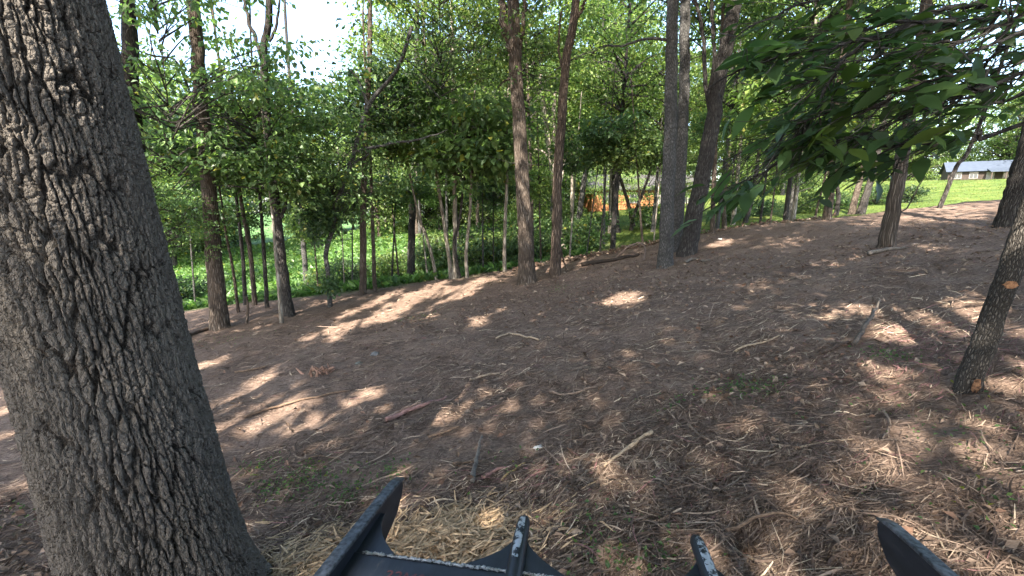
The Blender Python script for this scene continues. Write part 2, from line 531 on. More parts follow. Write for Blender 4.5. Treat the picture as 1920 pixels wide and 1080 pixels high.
def register(kind, *a, **k):
    cr, mb = crown_meshes(*a, **k)
    CROWNS[kind] = cr
    base = mb.mesh('boughs', BARK['dark'], True)
    CROWNS[kind + '_limb'] = {'dark': base}

for i in range(4):
    register('mid%d' % i, 100 + i, 2.6, 1.9, 55, 3300, 0.135, ('mid', 'mid', 'bright', 'bright')[i], 0.25, (0.35, 0.8), 0.02)
for i in range(4):
    register('big%d' % i, 200 + i, 3.8, 4.4, 90, 6000, 0.17, ('mid', 'mid', 'bright', 'bright')[i], 0.35, (0.4, 0.95), 0.06)
for i in range(4):
    register('far%d' % i, 300 + i, 4.6, 5.6, 100, 7500, 0.27, ('bright', 'mid', 'bright', 'bright')[i], 0.45, (0.5, 1.2), 0.09)
for i in range(4):
    register('bush%d' % i, 400 + i, 0.8, 0.6, 30, 1500, 0.12, ('mid', 'deep', 'bright', 'mid')[i], 0.5, (0.2, 0.4), 0.014)

def add_crown(parent, kind, loc, rng, scale=1.0):
    rz = rng.uniform(0, 6.28)
    sc = scale * np.array([rng.uniform(0.9, 1.1), rng.uniform(0.9, 1.1), rng.uniform(0.9, 1.1)])
    c = obj('crown', CROWNS[kind], parent, loc); c.rotation_euler = (0, 0, rz); c.scale = sc
    b = obj('bough', CROWNS[kind + '_limb']['dark'], parent, loc); b.rotation_euler = (0, 0, rz); b.scale = sc
    return c

def trunk_mesh(pts, r0, r1, bark, seed, sides=14, n=44, flare=0.35, wob=0.06):
    P = spline(pts, n)
    L = np.concatenate([[0], np.cumsum(np.linalg.norm(np.diff(P, axis=0), axis=1))])
    t = L / L[-1]
    r = r0 + (r1 - r0) * t ** 0.8
    r = r * (1 + flare * np.exp(-L / (r0 * 2.2)))
    jit = np.random.default_rng(seed).normal(size=(n, 3)) * r0 * 0.05
    jit[:, 2] = 0; jit[0] = 0
    v, fs, uv = tube(P + jit, r, sides, wob, seed, True, 0.1)
    return v, fs, uv, P, r

def tree(base_px, path, w0, w1, bark, label, crowns=(), top=None, limbs=(), group=None, name='tree', flare=0.45, topr=0.35, at=None, sides=14, cat='tree'):
    """A tree traced by its trunk: base_px on the ground, further pixels of the trunk at the base's distance,
    continued upward to height `top`; crowns: (kind, height, sideways, away, scale)."""
    b = ground(*base_px) if at is None else np.array([at[0], at[1], hz(*at)])
    seed = int(abs(b[0] * 977 + b[1] * 131)) % 100000
    rng = np.random.default_rng(seed)
    lo = np.array([0, 0, -0.25])
    pts = [lo, np.zeros(3)]
    for p in path:
        q = atY(p[0], p[1], b[1]) - b
        pts.append(q)
    r0 = px_radius(w0, b) * 0.84; r1 = px_radius(w1, b) * 0.84
    last = pts[-1]
    if top is not None and top > last[2] + 0.5:
        d = (pts[-1] - pts[-2]); d = d / np.linalg.norm(d)
        d = np.array([d[0] * 0.5, d[1] * 0.5 + rng.normal() * 0.02, 1.0])
        pts.append(last + d * (top - last[2]) * 0.5)
        pts.append(last + d * (top - last[2]) * 1.0 + rng.normal(size=3) * 0.2)
        r1 = r1 * topr
    e = empty(name, b, label, cat, group)
    v, fs, uv, P, r = trunk_mesh(pts, r0, r1, bark, seed, sides, 52 if len(pts) > 4 else 30, flare)
    tr = obj('trunk', make_mesh('trunk', v, fs, BARK[bark], uv, smooth=True), e)
    for lm in limbs:                              # (list of pixels, width0, width1)
        q = [atY(p[0], p[1], b[1] + (p[2] if len(p) > 2 else 0)) - b for p in lm[0]]
        S = spline(q, 18)
        S[1:] += rng.normal(size=(17, 3)) * px_radius(lm[1], b) * 0.25
        v, fs, uv = tube(S, np.linspace(px_radius(lm[1], b), px_radius(lm[2], b), 18), 8, 0.08, seed)
        obj('limb', make_mesh('limb', v, fs, BARK[lm[3] if len(lm) > 3 else bark], uv, smooth=True), e)
    def at_h(h):
        i = int(np.argmin(abs(P[:, 2] - h)))
        return P[i]
    for (kind, h, sx, sy, sc) in crowns:
        a = at_h(h)
        add_crown(e, kind, (a[0] + sx, a[1] + sy, h), rng, sc)
    return e, b, P

# ---------------------------------------------------------------- houses beyond the wood
def small_house(name, label, cx, cy, w, d, wall_h, roof_h, rot, wall_c, roof_c, lean=None):
    z = min(hz(cx - w / 2, cy), hz(cx + w / 2, cy)) - 0.1
    e = empty(name, (cx, cy, z), label, 'house')
    e.rotation_euler = (0, 0, rot)
    mw = mat_simple(name + '_wall', wall_c, 0.8, var=0.3, scale=3)
    mr = mat_simple(name + '_roof', roof_c, 0.45, var=0.12, scale=2)
    mt = mat_simple(name + '_trim', (0.22, 0.2, 0.18), 0.6, var=0.1)
    mg = mat_simple(name + '_glass', (0.03, 0.035, 0.04), 0.1, var=0.1, spec=0.6)
    # horizontal board courses on the front, each proud of the next
    mb = MB(); mb.add(*box(-w / 2, w / 2, -d / 2, d / 2, 0, wall_h))
    gv = np.array([[-w / 2, -d / 2, wall_h], [-w / 2, d / 2, wall_h], [-w / 2, 0, wall_h + roof_h],
                   [w / 2, -d / 2, wall_h], [w / 2, d / 2, wall_h], [w / 2, 0, wall_h + roof_h]])
    mb.add(gv, np.array([[0, 2, 1], [3, 4, 5]]))
    wall = obj('wall', mb.mesh('wall', mw), e)
    bv, bf = box(-w / 2 - 0.02, w / 2 + 0.02, -0.03, 0, 0.015, 0.24)
    bm = make_mesh('board', bv, bf, mw)
    for k in range(int(wall_h / 0.26)):
        obj('board', bm, wall, (0, -d / 2 - 0.002, 0.02 + k * 0.26))
    for s in (-1, 1):
        ov = 0.5
        y0, z0 = s * (d / 2 + ov), wall_h - roof_h * ov / (d / 2)
        n = np.array([0, s * roof_h, d / 2]); n = n / np.linalg.norm(n) * 0.1
        a = np.array([[-w / 2 - .4, y0, z0], [w / 2 + .4, y0, z0], [w / 2 + .4, 0, wall_h + roof_h], [-w / 2 - .4, 0, wall_h + roof_h]])
        v = np.vstack([a + n * 0.1, a + n * 1.1])
        f = np.array([[0, 1, 2, 3], [7, 6, 5, 4], [0, 4, 5, 1], [1, 5, 6, 2], [2, 6, 7, 3], [3, 7, 4, 0]])
        rf = obj('roof', make_mesh('roof', v, f, mr), e)
        rb = make_mesh('roof_seam', *box(-0.02, 0.02, 0, 1, 0, 0.04), mr)
    for k, x in enumerate(np.linspace(-w * 0.36, w * 0.36, 4)):
        if k == 2:
            obj('door', make_mesh('door', *box(x - .5, x + .5, -d / 2 - .08, -d / 2 - .04, 0.02, 2.05), mt), e)
            continue
        wd = obj('window', make_mesh('window', *box(x - .55, x + .55, -d / 2 - .09, -d / 2 - .04, 0.95, 2.1), mt), e)
        for sx in (-1, 1):
            obj('pane', make_mesh('pane', *box(x + sx * .25 - .21, x + sx * .25 + .21, -d / 2 - .105, -d / 2 - .085, 1.03, 2.02), mg), wd)
    if lean:
        x0, x1, dep = lean
        a = np.array([[x0, -d / 2 - dep, 1.9], [x1, -d / 2 - dep, 1.9], [x1, -d / 2 - .1, 2.5], [x0, -d / 2 - .1, 2.5]])
        v = np.vstack([a, a + [0, 0, 0.1]])
        obj('porch_roof', make_mesh('porch_roof', v, np.array([[3, 2, 1, 0], [4, 5, 6, 7], [0, 1, 5, 4], [1, 2, 6, 5], [2, 3, 7, 6], [3, 0, 4, 7]]), mr), e)
        pm = make_mesh('post', *box(-.07, .07, -.07, .07, -0.6, 1.9), mw)
        for x in np.linspace(x0 + .2, x1 - .2, 4):
            obj('post', pm, e, (x, -d / 2 - dep + 0.15, 0))
    return e
small_house('timber_house', 'long orange-brown timber house with pale roof beyond the trees behind the twin grey trunks', 14.2, 50, 12, 7, 2.5, 1.5, 0.05, (0.30, 0.125, 0.05), (0.055, 0.05, 0.048))
small_house('farm_shed', 'low brown shed with pale metal roof and open porch on the sunlit lawn', 84, 80, 8.5, 6, 2.4, 1.6, -0.62, (0.05, 0.036, 0.028), (0.05, 0.06, 0.08), (0.5, 6.0, 2.6))

# ---------------------------------------------------------------- the big oak beside the camera, bark modelled as relief
def voronoi_edge(x, y, period, seed):
    """F2-F1 of a jittered grid, periodic in x"""
    ix, iy = np.floor(x).astype(int), np.floor(y).astype(int)
    f1 = np.full(x.shape, 9.0); f2 = np.full(x.shape, 9.0); idv = np.zeros(x.shape)
    for dx in (-1, 0, 1):
        for dy in (-1, 0, 1):
            cx, cy = ix + dx, iy + dy
            wx = np.mod(cx, period)
            jx = cx + 0.12 + 0.76 * _h2(wx, cy, seed); jy = cy + 0.08 + 0.84 * _h2(wx, cy, seed + 7)
            dd = np.sqrt((x - jx) ** 2 + (y - jy) ** 2)
            idn = _h2(wx, cy, seed + 13)
            closer = dd < f1
            f2 = np.where(closer, f1, np.minimum(f2, dd))
            idv = np.where(closer, idn, idv)
            f1 = np.where(closer, dd, f1)
    return f2 - f1, idv

def mat_oak_relief():
    m, nt, nd, lk = new_mat('bark_oak_relief')
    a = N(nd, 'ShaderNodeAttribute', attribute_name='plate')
    tc = N(nd, 'ShaderNodeTexCoord')
    n1 = N(nd, 'ShaderNodeTexNoise', i_Scale=55.0, i_Detail=7.0, i_Roughness=0.7)
    n2 = N(nd, 'ShaderNodeTexNoise', i_Scale=4.0, i_Detail=5.0)
    n3 = N(nd, 'ShaderNodeTexNoise', i_Scale=130.0, i_Detail=3.0)
    for n in (n1, n2, n3): lk.new(tc.outputs['Object'], n.inputs['Vector'])
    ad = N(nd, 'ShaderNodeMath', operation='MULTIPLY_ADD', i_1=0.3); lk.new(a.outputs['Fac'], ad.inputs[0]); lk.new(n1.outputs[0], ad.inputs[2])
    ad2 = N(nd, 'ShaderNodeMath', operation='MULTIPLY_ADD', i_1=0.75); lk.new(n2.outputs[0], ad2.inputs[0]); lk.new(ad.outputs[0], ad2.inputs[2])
    r = ramp(nd, [(0.66, (0.028, 0.023, 0.019)), (0.92, (0.076, 0.063, 0.052)), (1.22, (0.18, 0.155, 0.131))])  # low plate height coloured darker: painted shade in the furrows plus damp and dirt
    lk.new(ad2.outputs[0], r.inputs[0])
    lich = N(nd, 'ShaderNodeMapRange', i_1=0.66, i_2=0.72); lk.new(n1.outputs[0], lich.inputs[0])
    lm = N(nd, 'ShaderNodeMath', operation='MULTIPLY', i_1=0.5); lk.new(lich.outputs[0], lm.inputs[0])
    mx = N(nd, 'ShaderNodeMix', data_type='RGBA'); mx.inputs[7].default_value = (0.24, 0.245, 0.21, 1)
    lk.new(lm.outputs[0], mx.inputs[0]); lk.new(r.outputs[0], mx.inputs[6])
    p = N(nd, 'ShaderNodeBsdfPrincipled', i_Roughness=0.92); p.inputs['Specular IOR Level'].default_value = 0.12
    lk.new(mx.outputs[2], p.inputs['Base Color'])
    mpv = N(nd, 'ShaderNodeMapping'); mpv.inputs['Scale'].default_value = (75, 75, 38)
    lk.new(tc.outputs['Object'], mpv.inputs[0])
    vo = N(nd, 'ShaderNodeTexVoronoi', feature='DISTANCE_TO_EDGE', i_Scale=1.0); lk.new(mpv.outputs[0], vo.inputs['Vector'])
    vm = N(nd, 'ShaderNodeMapRange', i_1=0.0, i_2=0.12, i_3=0.0, i_4=0.5); lk.new(vo.outputs['Distance'], vm.inputs[0])
    ad4 = N(nd, 'ShaderNodeMath', operation='ADD'); lk.new(n1.outputs[0], ad4.inputs[0]); lk.new(vm.outputs[0], ad4.inputs[1])
    ad3 = N(nd, 'ShaderNodeMath', operation='ADD'); lk.new(ad4.outputs[0], ad3.inputs[0]); lk.new(n3.outputs[0], ad3.inputs[1])
    b = N(nd, 'ShaderNodeBump', i_Strength=1.0, i_Distance=0.012); lk.new(ad3.outputs[0], b.inputs['Height']); lk.new(b.outputs[0], p.inputs['Normal'])
    o = N(nd, 'ShaderNodeOutputMaterial'); lk.new(p.outputs[0], o.inputs[0])
    return m

OAK = np.array([-1.63, 1.76])
def build_oak():
    bz = hz(*OAK)
    e = empty('oak_tree', (OAK[0], OAK[1], bz), 'huge oak with deeply furrowed grey bark, right beside the viewer', 'tree')
    nc = 500
    zz = np.concatenate([np.linspace(-0.25, 3.3, 720), np.linspace(3.35, 15, 60)])
    th = np.arange(nc + 1) / nc * 2 * math.pi
    T, Z = np.meshgrid(th, zz)
    rad = np.interp(zz, [-0.25, 0.0, 0.15, 0.35, 0.6, 1.45, 2.9, 8, 15], [0.52, 0.42, 0.375, 0.335, 0.312, 0.28, 0.262, 0.21, 0.09])[:, None]
    lob = 1 + 0.10 * np.exp(-np.maximum(Z, 0) / 0.35) * np.cos(T * 5 + 0.8) + 0.025 * np.sin(T * 2 + Z * 0.7)
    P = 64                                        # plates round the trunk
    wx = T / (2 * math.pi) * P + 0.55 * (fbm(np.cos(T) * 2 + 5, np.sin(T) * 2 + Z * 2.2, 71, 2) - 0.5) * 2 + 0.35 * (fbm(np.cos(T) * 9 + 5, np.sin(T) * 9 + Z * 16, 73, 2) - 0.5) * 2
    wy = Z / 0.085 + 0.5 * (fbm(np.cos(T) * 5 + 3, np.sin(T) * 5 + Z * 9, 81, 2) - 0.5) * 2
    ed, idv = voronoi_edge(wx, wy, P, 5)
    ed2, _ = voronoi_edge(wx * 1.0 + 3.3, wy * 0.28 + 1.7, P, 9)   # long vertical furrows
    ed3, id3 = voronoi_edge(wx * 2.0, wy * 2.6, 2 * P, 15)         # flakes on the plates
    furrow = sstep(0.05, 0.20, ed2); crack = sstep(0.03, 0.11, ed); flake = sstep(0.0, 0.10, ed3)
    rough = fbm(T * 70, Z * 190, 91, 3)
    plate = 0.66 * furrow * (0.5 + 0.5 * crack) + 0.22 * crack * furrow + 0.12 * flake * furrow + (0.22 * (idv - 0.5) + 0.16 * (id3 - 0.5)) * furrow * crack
    fade = 1 - 0.4 * sstep(3, 6, Z)
    R = rad * lob + fade * (0.8 + 0.5 * fbm(np.cos(T) * 2.2 + 1, np.sin(T) * 2.2 + Z * 1.8, 97, 2)) * (0.025 * (plate - 0.75) + 0.012 * (rough - 0.5))
    R[:, -1] = R[:, 0]; plate[:, -1] = plate[:, 0]
    lean = np.interp(zz, [-0.25, 0, 2.9, 15], [0, 0, 1.0, 3.2])[:, None]
    cx = lean * -0.14; cy = lean * -0.10
    v = np.stack([cx + np.cos(T) * R, cy + np.sin(T) * R, Z + 0 * T], -1).reshape(-1, 3)
    k = nc + 1
    i, j = np.meshgrid(np.arange(len(zz) - 1), np.arange(nc), indexing='ij')
    q = np.stack([i * k + j, i * k + j + 1, (i + 1) * k + j + 1, (i + 1) * k + j], -1).reshape(-1, 4)
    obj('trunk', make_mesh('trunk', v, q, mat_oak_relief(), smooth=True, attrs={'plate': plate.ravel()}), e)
    return e
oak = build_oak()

# ---------------------------------------------------------------- canopy overhead and behind: it shades the clearing, leaves cut away for sun flecks
PATCH = [  # sun flecks on the floor: pixel, half length along the sun's bearing, half width (m)
    (490, 712, .42, .13), (545, 735, .26, .13), (415, 765, .42, .16), (375, 690, .35, .18), (455, 818, .16, .07), (400, 806, .22, .1),
    (830, 712, .22, .13), (682, 745, .12, .09), (590, 628, .6, .2), (690, 602, 1.0, .34), (760, 575, 1.0, .3), (860, 548, 1.3, .42), (900, 602, .4, .2),
    (940, 580, .3, .2), (1165, 562, .55, .3), (1490, 455, .7, .5), (1545, 487, .35, .35), (1590, 572, .35, .5), (1700, 580, .35, .5), (1800, 565, .35, .5),
    (1690, 622, .3, .3), (1850, 612, .45, .4), (1895, 690, .3, .2), (1150, 882, .11, .07), (1095, 862, .09, .06), (745, 930, .14, .05),
    (1860, 835, .16, .1), (15, 770, .4, .15), (10, 815, .3, .12), (60, 905, .35, .2), (1350, 455, .6, .3), (380, 612, .8, .2), (650, 590, .7, .12),
    (790, 548, 1.2, .35), (1420, 530, .25, .2), (1640, 850, .15, .08), (1760, 470, .4, .4), (560, 805, .25, .1), (1010, 590, .25, .1), (640, 560, 1.0, .25), (720, 560, 1.0, .2), (540, 760, .3, .16), (470, 770, .35, .12), (800, 600, .4, .2)]
_az = SUNV[:2] / np.linalg.norm(SUNV[:2])
PG = []
for (a, b, rl, rw) in PATCH:
    gp = ground(a, b)
    k_ = 1.35 if a < 920 and b < 840 else 1.0
    PG.append((gp[0], gp[1], rl * k_, rw * k_))
_top = OAK + np.array([-0.1, -0.3])               # a gap that lets sun onto the oak's upper trunk
_sh = _top - _az * 2.75 / math.tan(SUN_EL)
PG.append((_sh[0], _sh[1], 0.55, 0.16))

def shade_filter(p, rng):
    """True for leaves that do not stand in a gap between the sun and a fleck"""
    q = p.copy()
    for _ in range(3):
        dz = (q[:, 2] - terrain(q[:, 0], q[:, 1], False)) / SUNV[2]
        q = q - dz[:, None] * SUNV
    ok = np.ones(len(p), bool)
    wob = 0.25 + 1.55 * fbm(q[:, 0] * 3.1, q[:, 1] * 3.1, 61, 3)
    fz = rng.uniform(0.45, 1.5, len(p))
    for (x, y, rl, rw) in PG:
        dx, dy = q[:, 0] - x, q[:, 1] - y
        al = dx * _az[0] + dy * _az[1]; ac = dx * _az[1] - dy * _az[0]
        ok &= (al / (rl + 0.06)) ** 2 + (ac / (rw + 0.06)) ** 2 > wob ** 2 * fz
    return ok

def canopy_crown(e, base, cx, cy, cz, R, V, nleaf, seed, leaf=0.22, pal='mid'):
    rng = np.random.default_rng(seed)
    ncl = 130
    cc, p, d, n = crown_points(rng, R, V, ncl, nleaf, 0.45, (0.7, 1.4))
    p = p + np.array([cx, cy, cz])
    ok = shade_filter(p, rng)
    p, d, n = p[ok], d[ok], n[ok]
    L = leaf * rng.uniform(0.7, 1.25, len(p))
    v, f = leaf_tris(p - np.array(base), d, n, L, L * rng.uniform(0.6, 0.8, len(p)))
    col = np.repeat(leaf_cols(rng, len(p), pal), 4, axis=0)
    obj('crown', make_mesh('crown', v, f, M_LEAF, col=col), e)
    mb = MB()
    for c in cc[::5]:
        c = c + np.array([cx, cy, cz])
        a = np.array([cx, cy, max(cz - V, c[2] - 0.5 * math.hypot(c[0] - cx, c[1] - cy) - 0.6)])
        vv, fs, uv = tube(spline([a, (a + c) / 2 + [0, 0, .3], c], 6) - np.array(base), np.linspace(0.07, 0.012, 6), 5)
        mb.add(vv, fs, uv)
    obj('bough', mb.mesh('bough', BARK['dark'], True), e)

canopy_crown(oak, oak.location, OAK[0] - 0.5, OAK[1] - 0.6, 11.5, 5.2, 4.6, 15000, 900)
BEHIND = [(-6.5, -6.0, 12.0, 4.8, 'oak'), (-0.5, -8.5, 13.0, 5.0, 'brown'), (5.2, -6.8, 12.0, 4.8, 'oak'), (-10.5, -13.0, 13.5, 5.0, 'dark'), (1.5, -15.0, 13.5, 5.0, 'oak'),
          (9.5, -13.0, 13.0, 5.0, 'grey'), (-12.0, -1.0, 11.5, 4.6, 'oak'), (-5.5, -17.0, 14.0, 5.0, 'brown'), (10.5, -2.5, 11.0, 4.4, 'dark'), (1.8, -2.6, 12.5, 4.6, 'grey'), (-5.0, 0.2, 8.5, 3.2, 'grey')]
for i, (x, y, cz, R, bk) in enumerate(BEHIND):
    z = hz(x, y)
    e = empty('tree', (x, y, z), 'tall leafy tree behind the viewer shading the clearing', 'tree', 'shade trees behind the viewer')
    v, fs, uv, P, r = trunk_mesh([[0, 0, -.25], [0, 0, 0], [.1, .05, 4], [0, .2, cz - z + 2]], 0.2, 0.05, bk, i, 10, 24)
    obj('trunk', make_mesh('trunk', v, fs, BARK[bk], uv, smooth=True), e)
    canopy_crown(e, (x, y, z), x, y, cz, R, R * 0.85, 14500, 910 + i)

# ---------------------------------------------------------------- trees traced in the photograph
T = tree
T((300, 640), [(262, 330), (245, 150), (240, 0)], 50, 42, 'dark', 'straight dark-barked tree half hidden behind the huge oak', [('mid1', 5.2, 1.0, -0.5, 0.9)], 15)
T((412, 616), [(395, 400), (378, 200), (362, 0)], 44, 32, 'brown', 'thick brown oak with flared foot at the left edge of the clearing',
  [('mid0', 4.3, 0.8, 0.4, 0.95), ('mid1', 3.0, -1.2, 0.6, 0.7), ('mid1', 2.3, -0.5, -0.9, 0.42)], 16, limbs=[([(392, 300), (340, 130), (290, 105), (240, 90)], 6, 2), ([(388, 295), (410, 280), (432, 262)], 6, 2)])
T((528, 606), [(523, 540), (517, 480), (512, 420)], 11, 6, 'pale', 'slender tree with pale foot touching the forked dark tree', [('bush0', 3.2, 0, 0, 1.2)], 5)
T((543, 592), [(530, 500), (517, 380), (503, 230), (494, 95), (505, 0)], 24, 17, 'dark', 'dark tree forking high against the bright gap of sky',
  [('mid1', 3.4, 1.0, 0.6, 0.7)], 15, limbs=[([(493, 110), (478, 70), (464, 30), (453, -20)], 9, 5), ([(504, 78), (518, 50), (524, 10), (530, -30)], 6, 3), ([(520, 400), (500, 355), (484, 320)], 9, 4), ([(527, 408), (536, 380), (534, 365)], 8, 4)])
T((501, 577), [(494, 460), (486, 345), (480, 220)], 11, 8, 'dark', 'thin dark straight trunk just left of the forked dark tree', [('bush2', 5.0, 0, .3, 1.5)], 8)
T((463, 606), [(465, 580), (462, 555)], 8, 5, 'brown', 'short broken brown stump post standing among the slim trunks', flare=0.1, name='stump_post', cat='stump')
T((478, 572), [(470, 480), (456, 400), (440, 300)], 13, 9, 'brown', 'slim brown trunk leaning left, right one of the close pair', [('mid2', 4.4, 0, .3, .6)], 9)
T((460, 572), [(455, 480), (444, 380), (430, 260)], 11, 8, 'dark', 'slim dark trunk leaning left, left one of the close pair', [('bush0', 5, -.2, .3, 1.8)], 9)
T((447, 585), [(436, 500), (424, 440), (415, 375)], 9, 6, 'red', 'thin reddish crooked stem right behind the thick brown oak', [('bush1', 4, 0, 0, 1.6)], 5)
T((575, 546), [(570, 470), (563, 400), (555, 290)], 14, 11, 'grey', 'grey straight tree standing in front of the green field', [('mid3', 4.6, 0.4, 0.5, .7)], 14)
T((619, 575), [(616, 520), (611, 476), (622, 435), (628, 404), (628, 385), (644, 347), (660, 300), (690, 200), (745, 130), (772, 50)], 12, 8, 'grey', 'crooked grey tree bending right with ivy on its trunk',
  [('mid1', 6.2, 0.6, 0, .8)], None, limbs=[([(690, 200), (672, 150), (655, 130)], 6, 2), ([(668, 285), (720, 272), (780, 262), (840, 245)], 7, 2), ([(655, 310), (690, 290), (700, 270)], 5, 2)])
T((681, 553), [(681, 470), (681, 380), (684, 290), (690, 170), (694, 40)], 17, 12, 'brown', 'brown trunk with sunlit foot, left of a close pair in mid clearing', [('mid1', 4.6, 0.2, 1.2, 0.7)], 14)
T((703, 545), [(700, 460), (697, 380), (694, 280), (690, 200)], 10, 7, 'brown', 'thin dark trunk, right of the close pair in mid clearing', [('bush1', 5.0, .3, .3, 1.6)], 9)
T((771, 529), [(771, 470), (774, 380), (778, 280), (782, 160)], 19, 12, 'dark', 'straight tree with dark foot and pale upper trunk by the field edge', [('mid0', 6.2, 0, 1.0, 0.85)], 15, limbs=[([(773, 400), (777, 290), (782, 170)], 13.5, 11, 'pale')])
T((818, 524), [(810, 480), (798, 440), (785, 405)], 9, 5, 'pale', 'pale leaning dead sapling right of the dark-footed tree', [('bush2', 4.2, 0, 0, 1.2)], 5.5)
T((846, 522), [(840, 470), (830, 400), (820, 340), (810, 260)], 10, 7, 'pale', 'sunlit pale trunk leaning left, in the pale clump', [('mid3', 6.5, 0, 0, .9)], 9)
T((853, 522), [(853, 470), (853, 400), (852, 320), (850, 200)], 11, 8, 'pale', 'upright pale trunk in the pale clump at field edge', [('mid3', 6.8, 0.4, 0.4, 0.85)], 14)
T((862, 522), [(856, 490), (852, 450), (862, 410)], 9, 5, 'dark', 'short dark crooked stem crossing the pale clump', [('bush0', 3.6, 0, 0, 1.8)], 5)
T((876, 520), [(874, 480), (877, 440), (880, 410), (884, 330)], 9, 6, 'pale', 'small pale tan trunk right of the pale clump', [('bush3', 3.8, 0, 0, 2.0)], 6)
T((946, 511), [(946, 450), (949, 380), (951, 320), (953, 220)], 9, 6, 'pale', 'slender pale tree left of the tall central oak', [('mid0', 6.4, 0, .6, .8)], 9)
T((988, 531), [(986, 470), (982, 380), (975, 260), (967, 120), (962, 0)], 36, 28, 'brown', 'tall central oak with brown bark and forked top',
  [('mid2', 5.6, 0.5, 1.4, .55)], 16, limbs=[([(969, 130), (957, 80), (945, 55), (940, -10)], 14, 11), ([(972, 100), (980, 60), (984, -10)], 9, 6), ([(973, 145), (950, 150), (933, 165)], 5, 2)])
T((1041, 517), [(1043, 440), (1046, 330), (1054, 210), (1062, 110), (1080, 0)], 24, 22, 'red', 'reddish trunk with peeling bark leaning right beside the central oak', [('mid3', 9, 0, 0, .9)], 15, limbs=[([(1058, 150), (1048, 90), (1052, 20)], 4, 3), ([(1075, 40), (1090, 20), (1100, -10)], 7, 4)])
T((1055, 470), [(1047, 400), (1036, 320), (1022, 220), (1012, 140)], 15, 9, 'pale', 'bleached dead tree behind the reddish peeling trunk', [], None, limbs=[([(1040, 350), (1040, 260), (1038, 190), (1042, 140)], 9, 4), ([(1035, 310), (1020, 285), (1000, 280)], 4, 2), ([(1045, 380), (1060, 300), (1068, 260)], 5, 2)], name='dead_tree')
T((1079, 452), [(1088, 390), (1098, 320), (1108, 260), (1120, 160)], 15, 10, 'grey', 'pale grey trunk leaning right, right of the reddish trunk', [('far0', 9.5, 0, 0, .7)], 14)
T((1143, 437), [(1146, 380), (1146, 330), (1140, 250)], 9, 6, 'pale', 'pale left stem of the many-stemmed tree before the timber house', [('far1', 9, 0, 0, .6)], 12)
T((1153, 436), [(1152, 380), (1152, 330), (1156, 250)], 22, 12, 'dark', 'thick dark many-stemmed tree before the timber house', [('far3', 9.5, 0, 0, .7)], 13, limbs=[([(1154, 360), (1146, 310), (1138, 260)], 8, 4), ([(1156, 360), (1168, 310), (1190, 250)], 8, 4)])
T((1187, 424), [(1180, 390), (1170, 355), (1160, 320)], 10, 7, 'brown', 'brown stem leaning left beside the many-stemmed tree', [('far0', 8, -1, 0, .5)], 10)
T((1183, 432), [(1188, 405), (1204, 365), (1219, 320), (1232, 270)], 9, 5, 'dark', 'slender stem curving right toward the twin grey trunks', [('far2', 7.5, 0.4, 0, .45)], 9)
T((1247, 501), [(1251, 400), (1256, 260), (1259, 130), (1262, 0)], 33, 24, 'grey', 'straight grey trunk, left of the group of three', [('big2', 12.5, -.5, 0, 1)], 16, limbs=[([(1253, 75), (1210, 72), (1170, 85), (1130, 84)], 6, 3)])
T((1266, 470), [(1272, 380), (1278, 260), (1284, 120), (1286, 0)], 30, 24, 'grey', 'grey trunk standing in the middle of the group of three', [('big0', 12.5, 0.5, 1, 1)], 16)
T((1287, 476), [(1302, 400), (1328, 270), (1352, 130), (1376, 0)], 40, 30, 'dark', 'dark furrowed trunk leaning right, right of the group of three', [('big2', 12.5, 0, 0, 1)], 16, limbs=[([(1335, 235), (1322, 150), (1318, 60), (1300, -10)], 9, 6), ([(1328, 190), (1340, 110), (1335, 30), (1336, -20)], 8, 6)])
T((1336, 437), [(1337, 380), (1340, 300), (1345, 200)], 12, 9, 'brown', 'slim brown trunk right behind the dark leaning trunk, left of two', [('mid3', 7.2, 0, 1, 1.1)], 12)
T((1358, 432), [(1358, 370), (1362, 300), (1372, 180)], 12, 9, 'brown', 'slim brown trunk right behind the dark leaning trunk, right of two', [('mid3', 6.8, 0.6, 1, 1.1)], 12)
T((1397, 418), [(1405, 390), (1414, 350), (1425, 270)], 12, 9, 'dark', 'dark slanted trunk rising from the ridge behind the hanging leaves', [('mid3', 7, 0, 1, 1.1)], 12)
T((1444, 420), [(1449, 380), (1455, 330), (1460, 280)], 5, 3, 'brown', 'very thin sapling on the ridge between two grey trunks', [('bush2', 3.0, 0, 0, 1.5)], 4)
T((1480, 414), [(1488, 370), (1496, 310), (1508, 200)], 17, 13, 'grey', 'pale grey trunk on the ridge line behind the hanging leaves', [('mid3', 6.5, 0, 2, 1.2), ('big2', 11, 0, 0, .9)], 14)
T((1550, 412), [(1556, 370), (1560, 320), (1570, 200)], 22, 16, 'cedar', 'stringy light brown trunk at the lawn edge', [('mid0', 6, 0, 1.5, 1.0), ('big2', 11, 1, -1, 1.1)], 12)
T((1567, 404), [(1572, 370), (1568, 330), (1578, 280)], 12, 9, 'dark', 'dark crooked trunk right behind the stringy light brown trunk', [('mid1', 6, .4, 1, .8)], 9)
T((1596, 402), [(1604, 370), (1612, 340), (1630, 260)], 17, 13, 'brown', 'brown mottled trunk leaning right, left of a leaning pair at the lawn', [('mid2', 6, 0, 1.6, 1.0), ('big0', 11, 2, 0, 1.1)], 11)
T((1613, 402), [(1626, 360), (1640, 310), (1664, 200)], 20, 15, 'dark', 'dark trunk leaning right, right of a leaning pair at the lawn', [('mid0', 6, .4, 1.4, .9), ('big3', 11, 0, 0, .9)], 13)
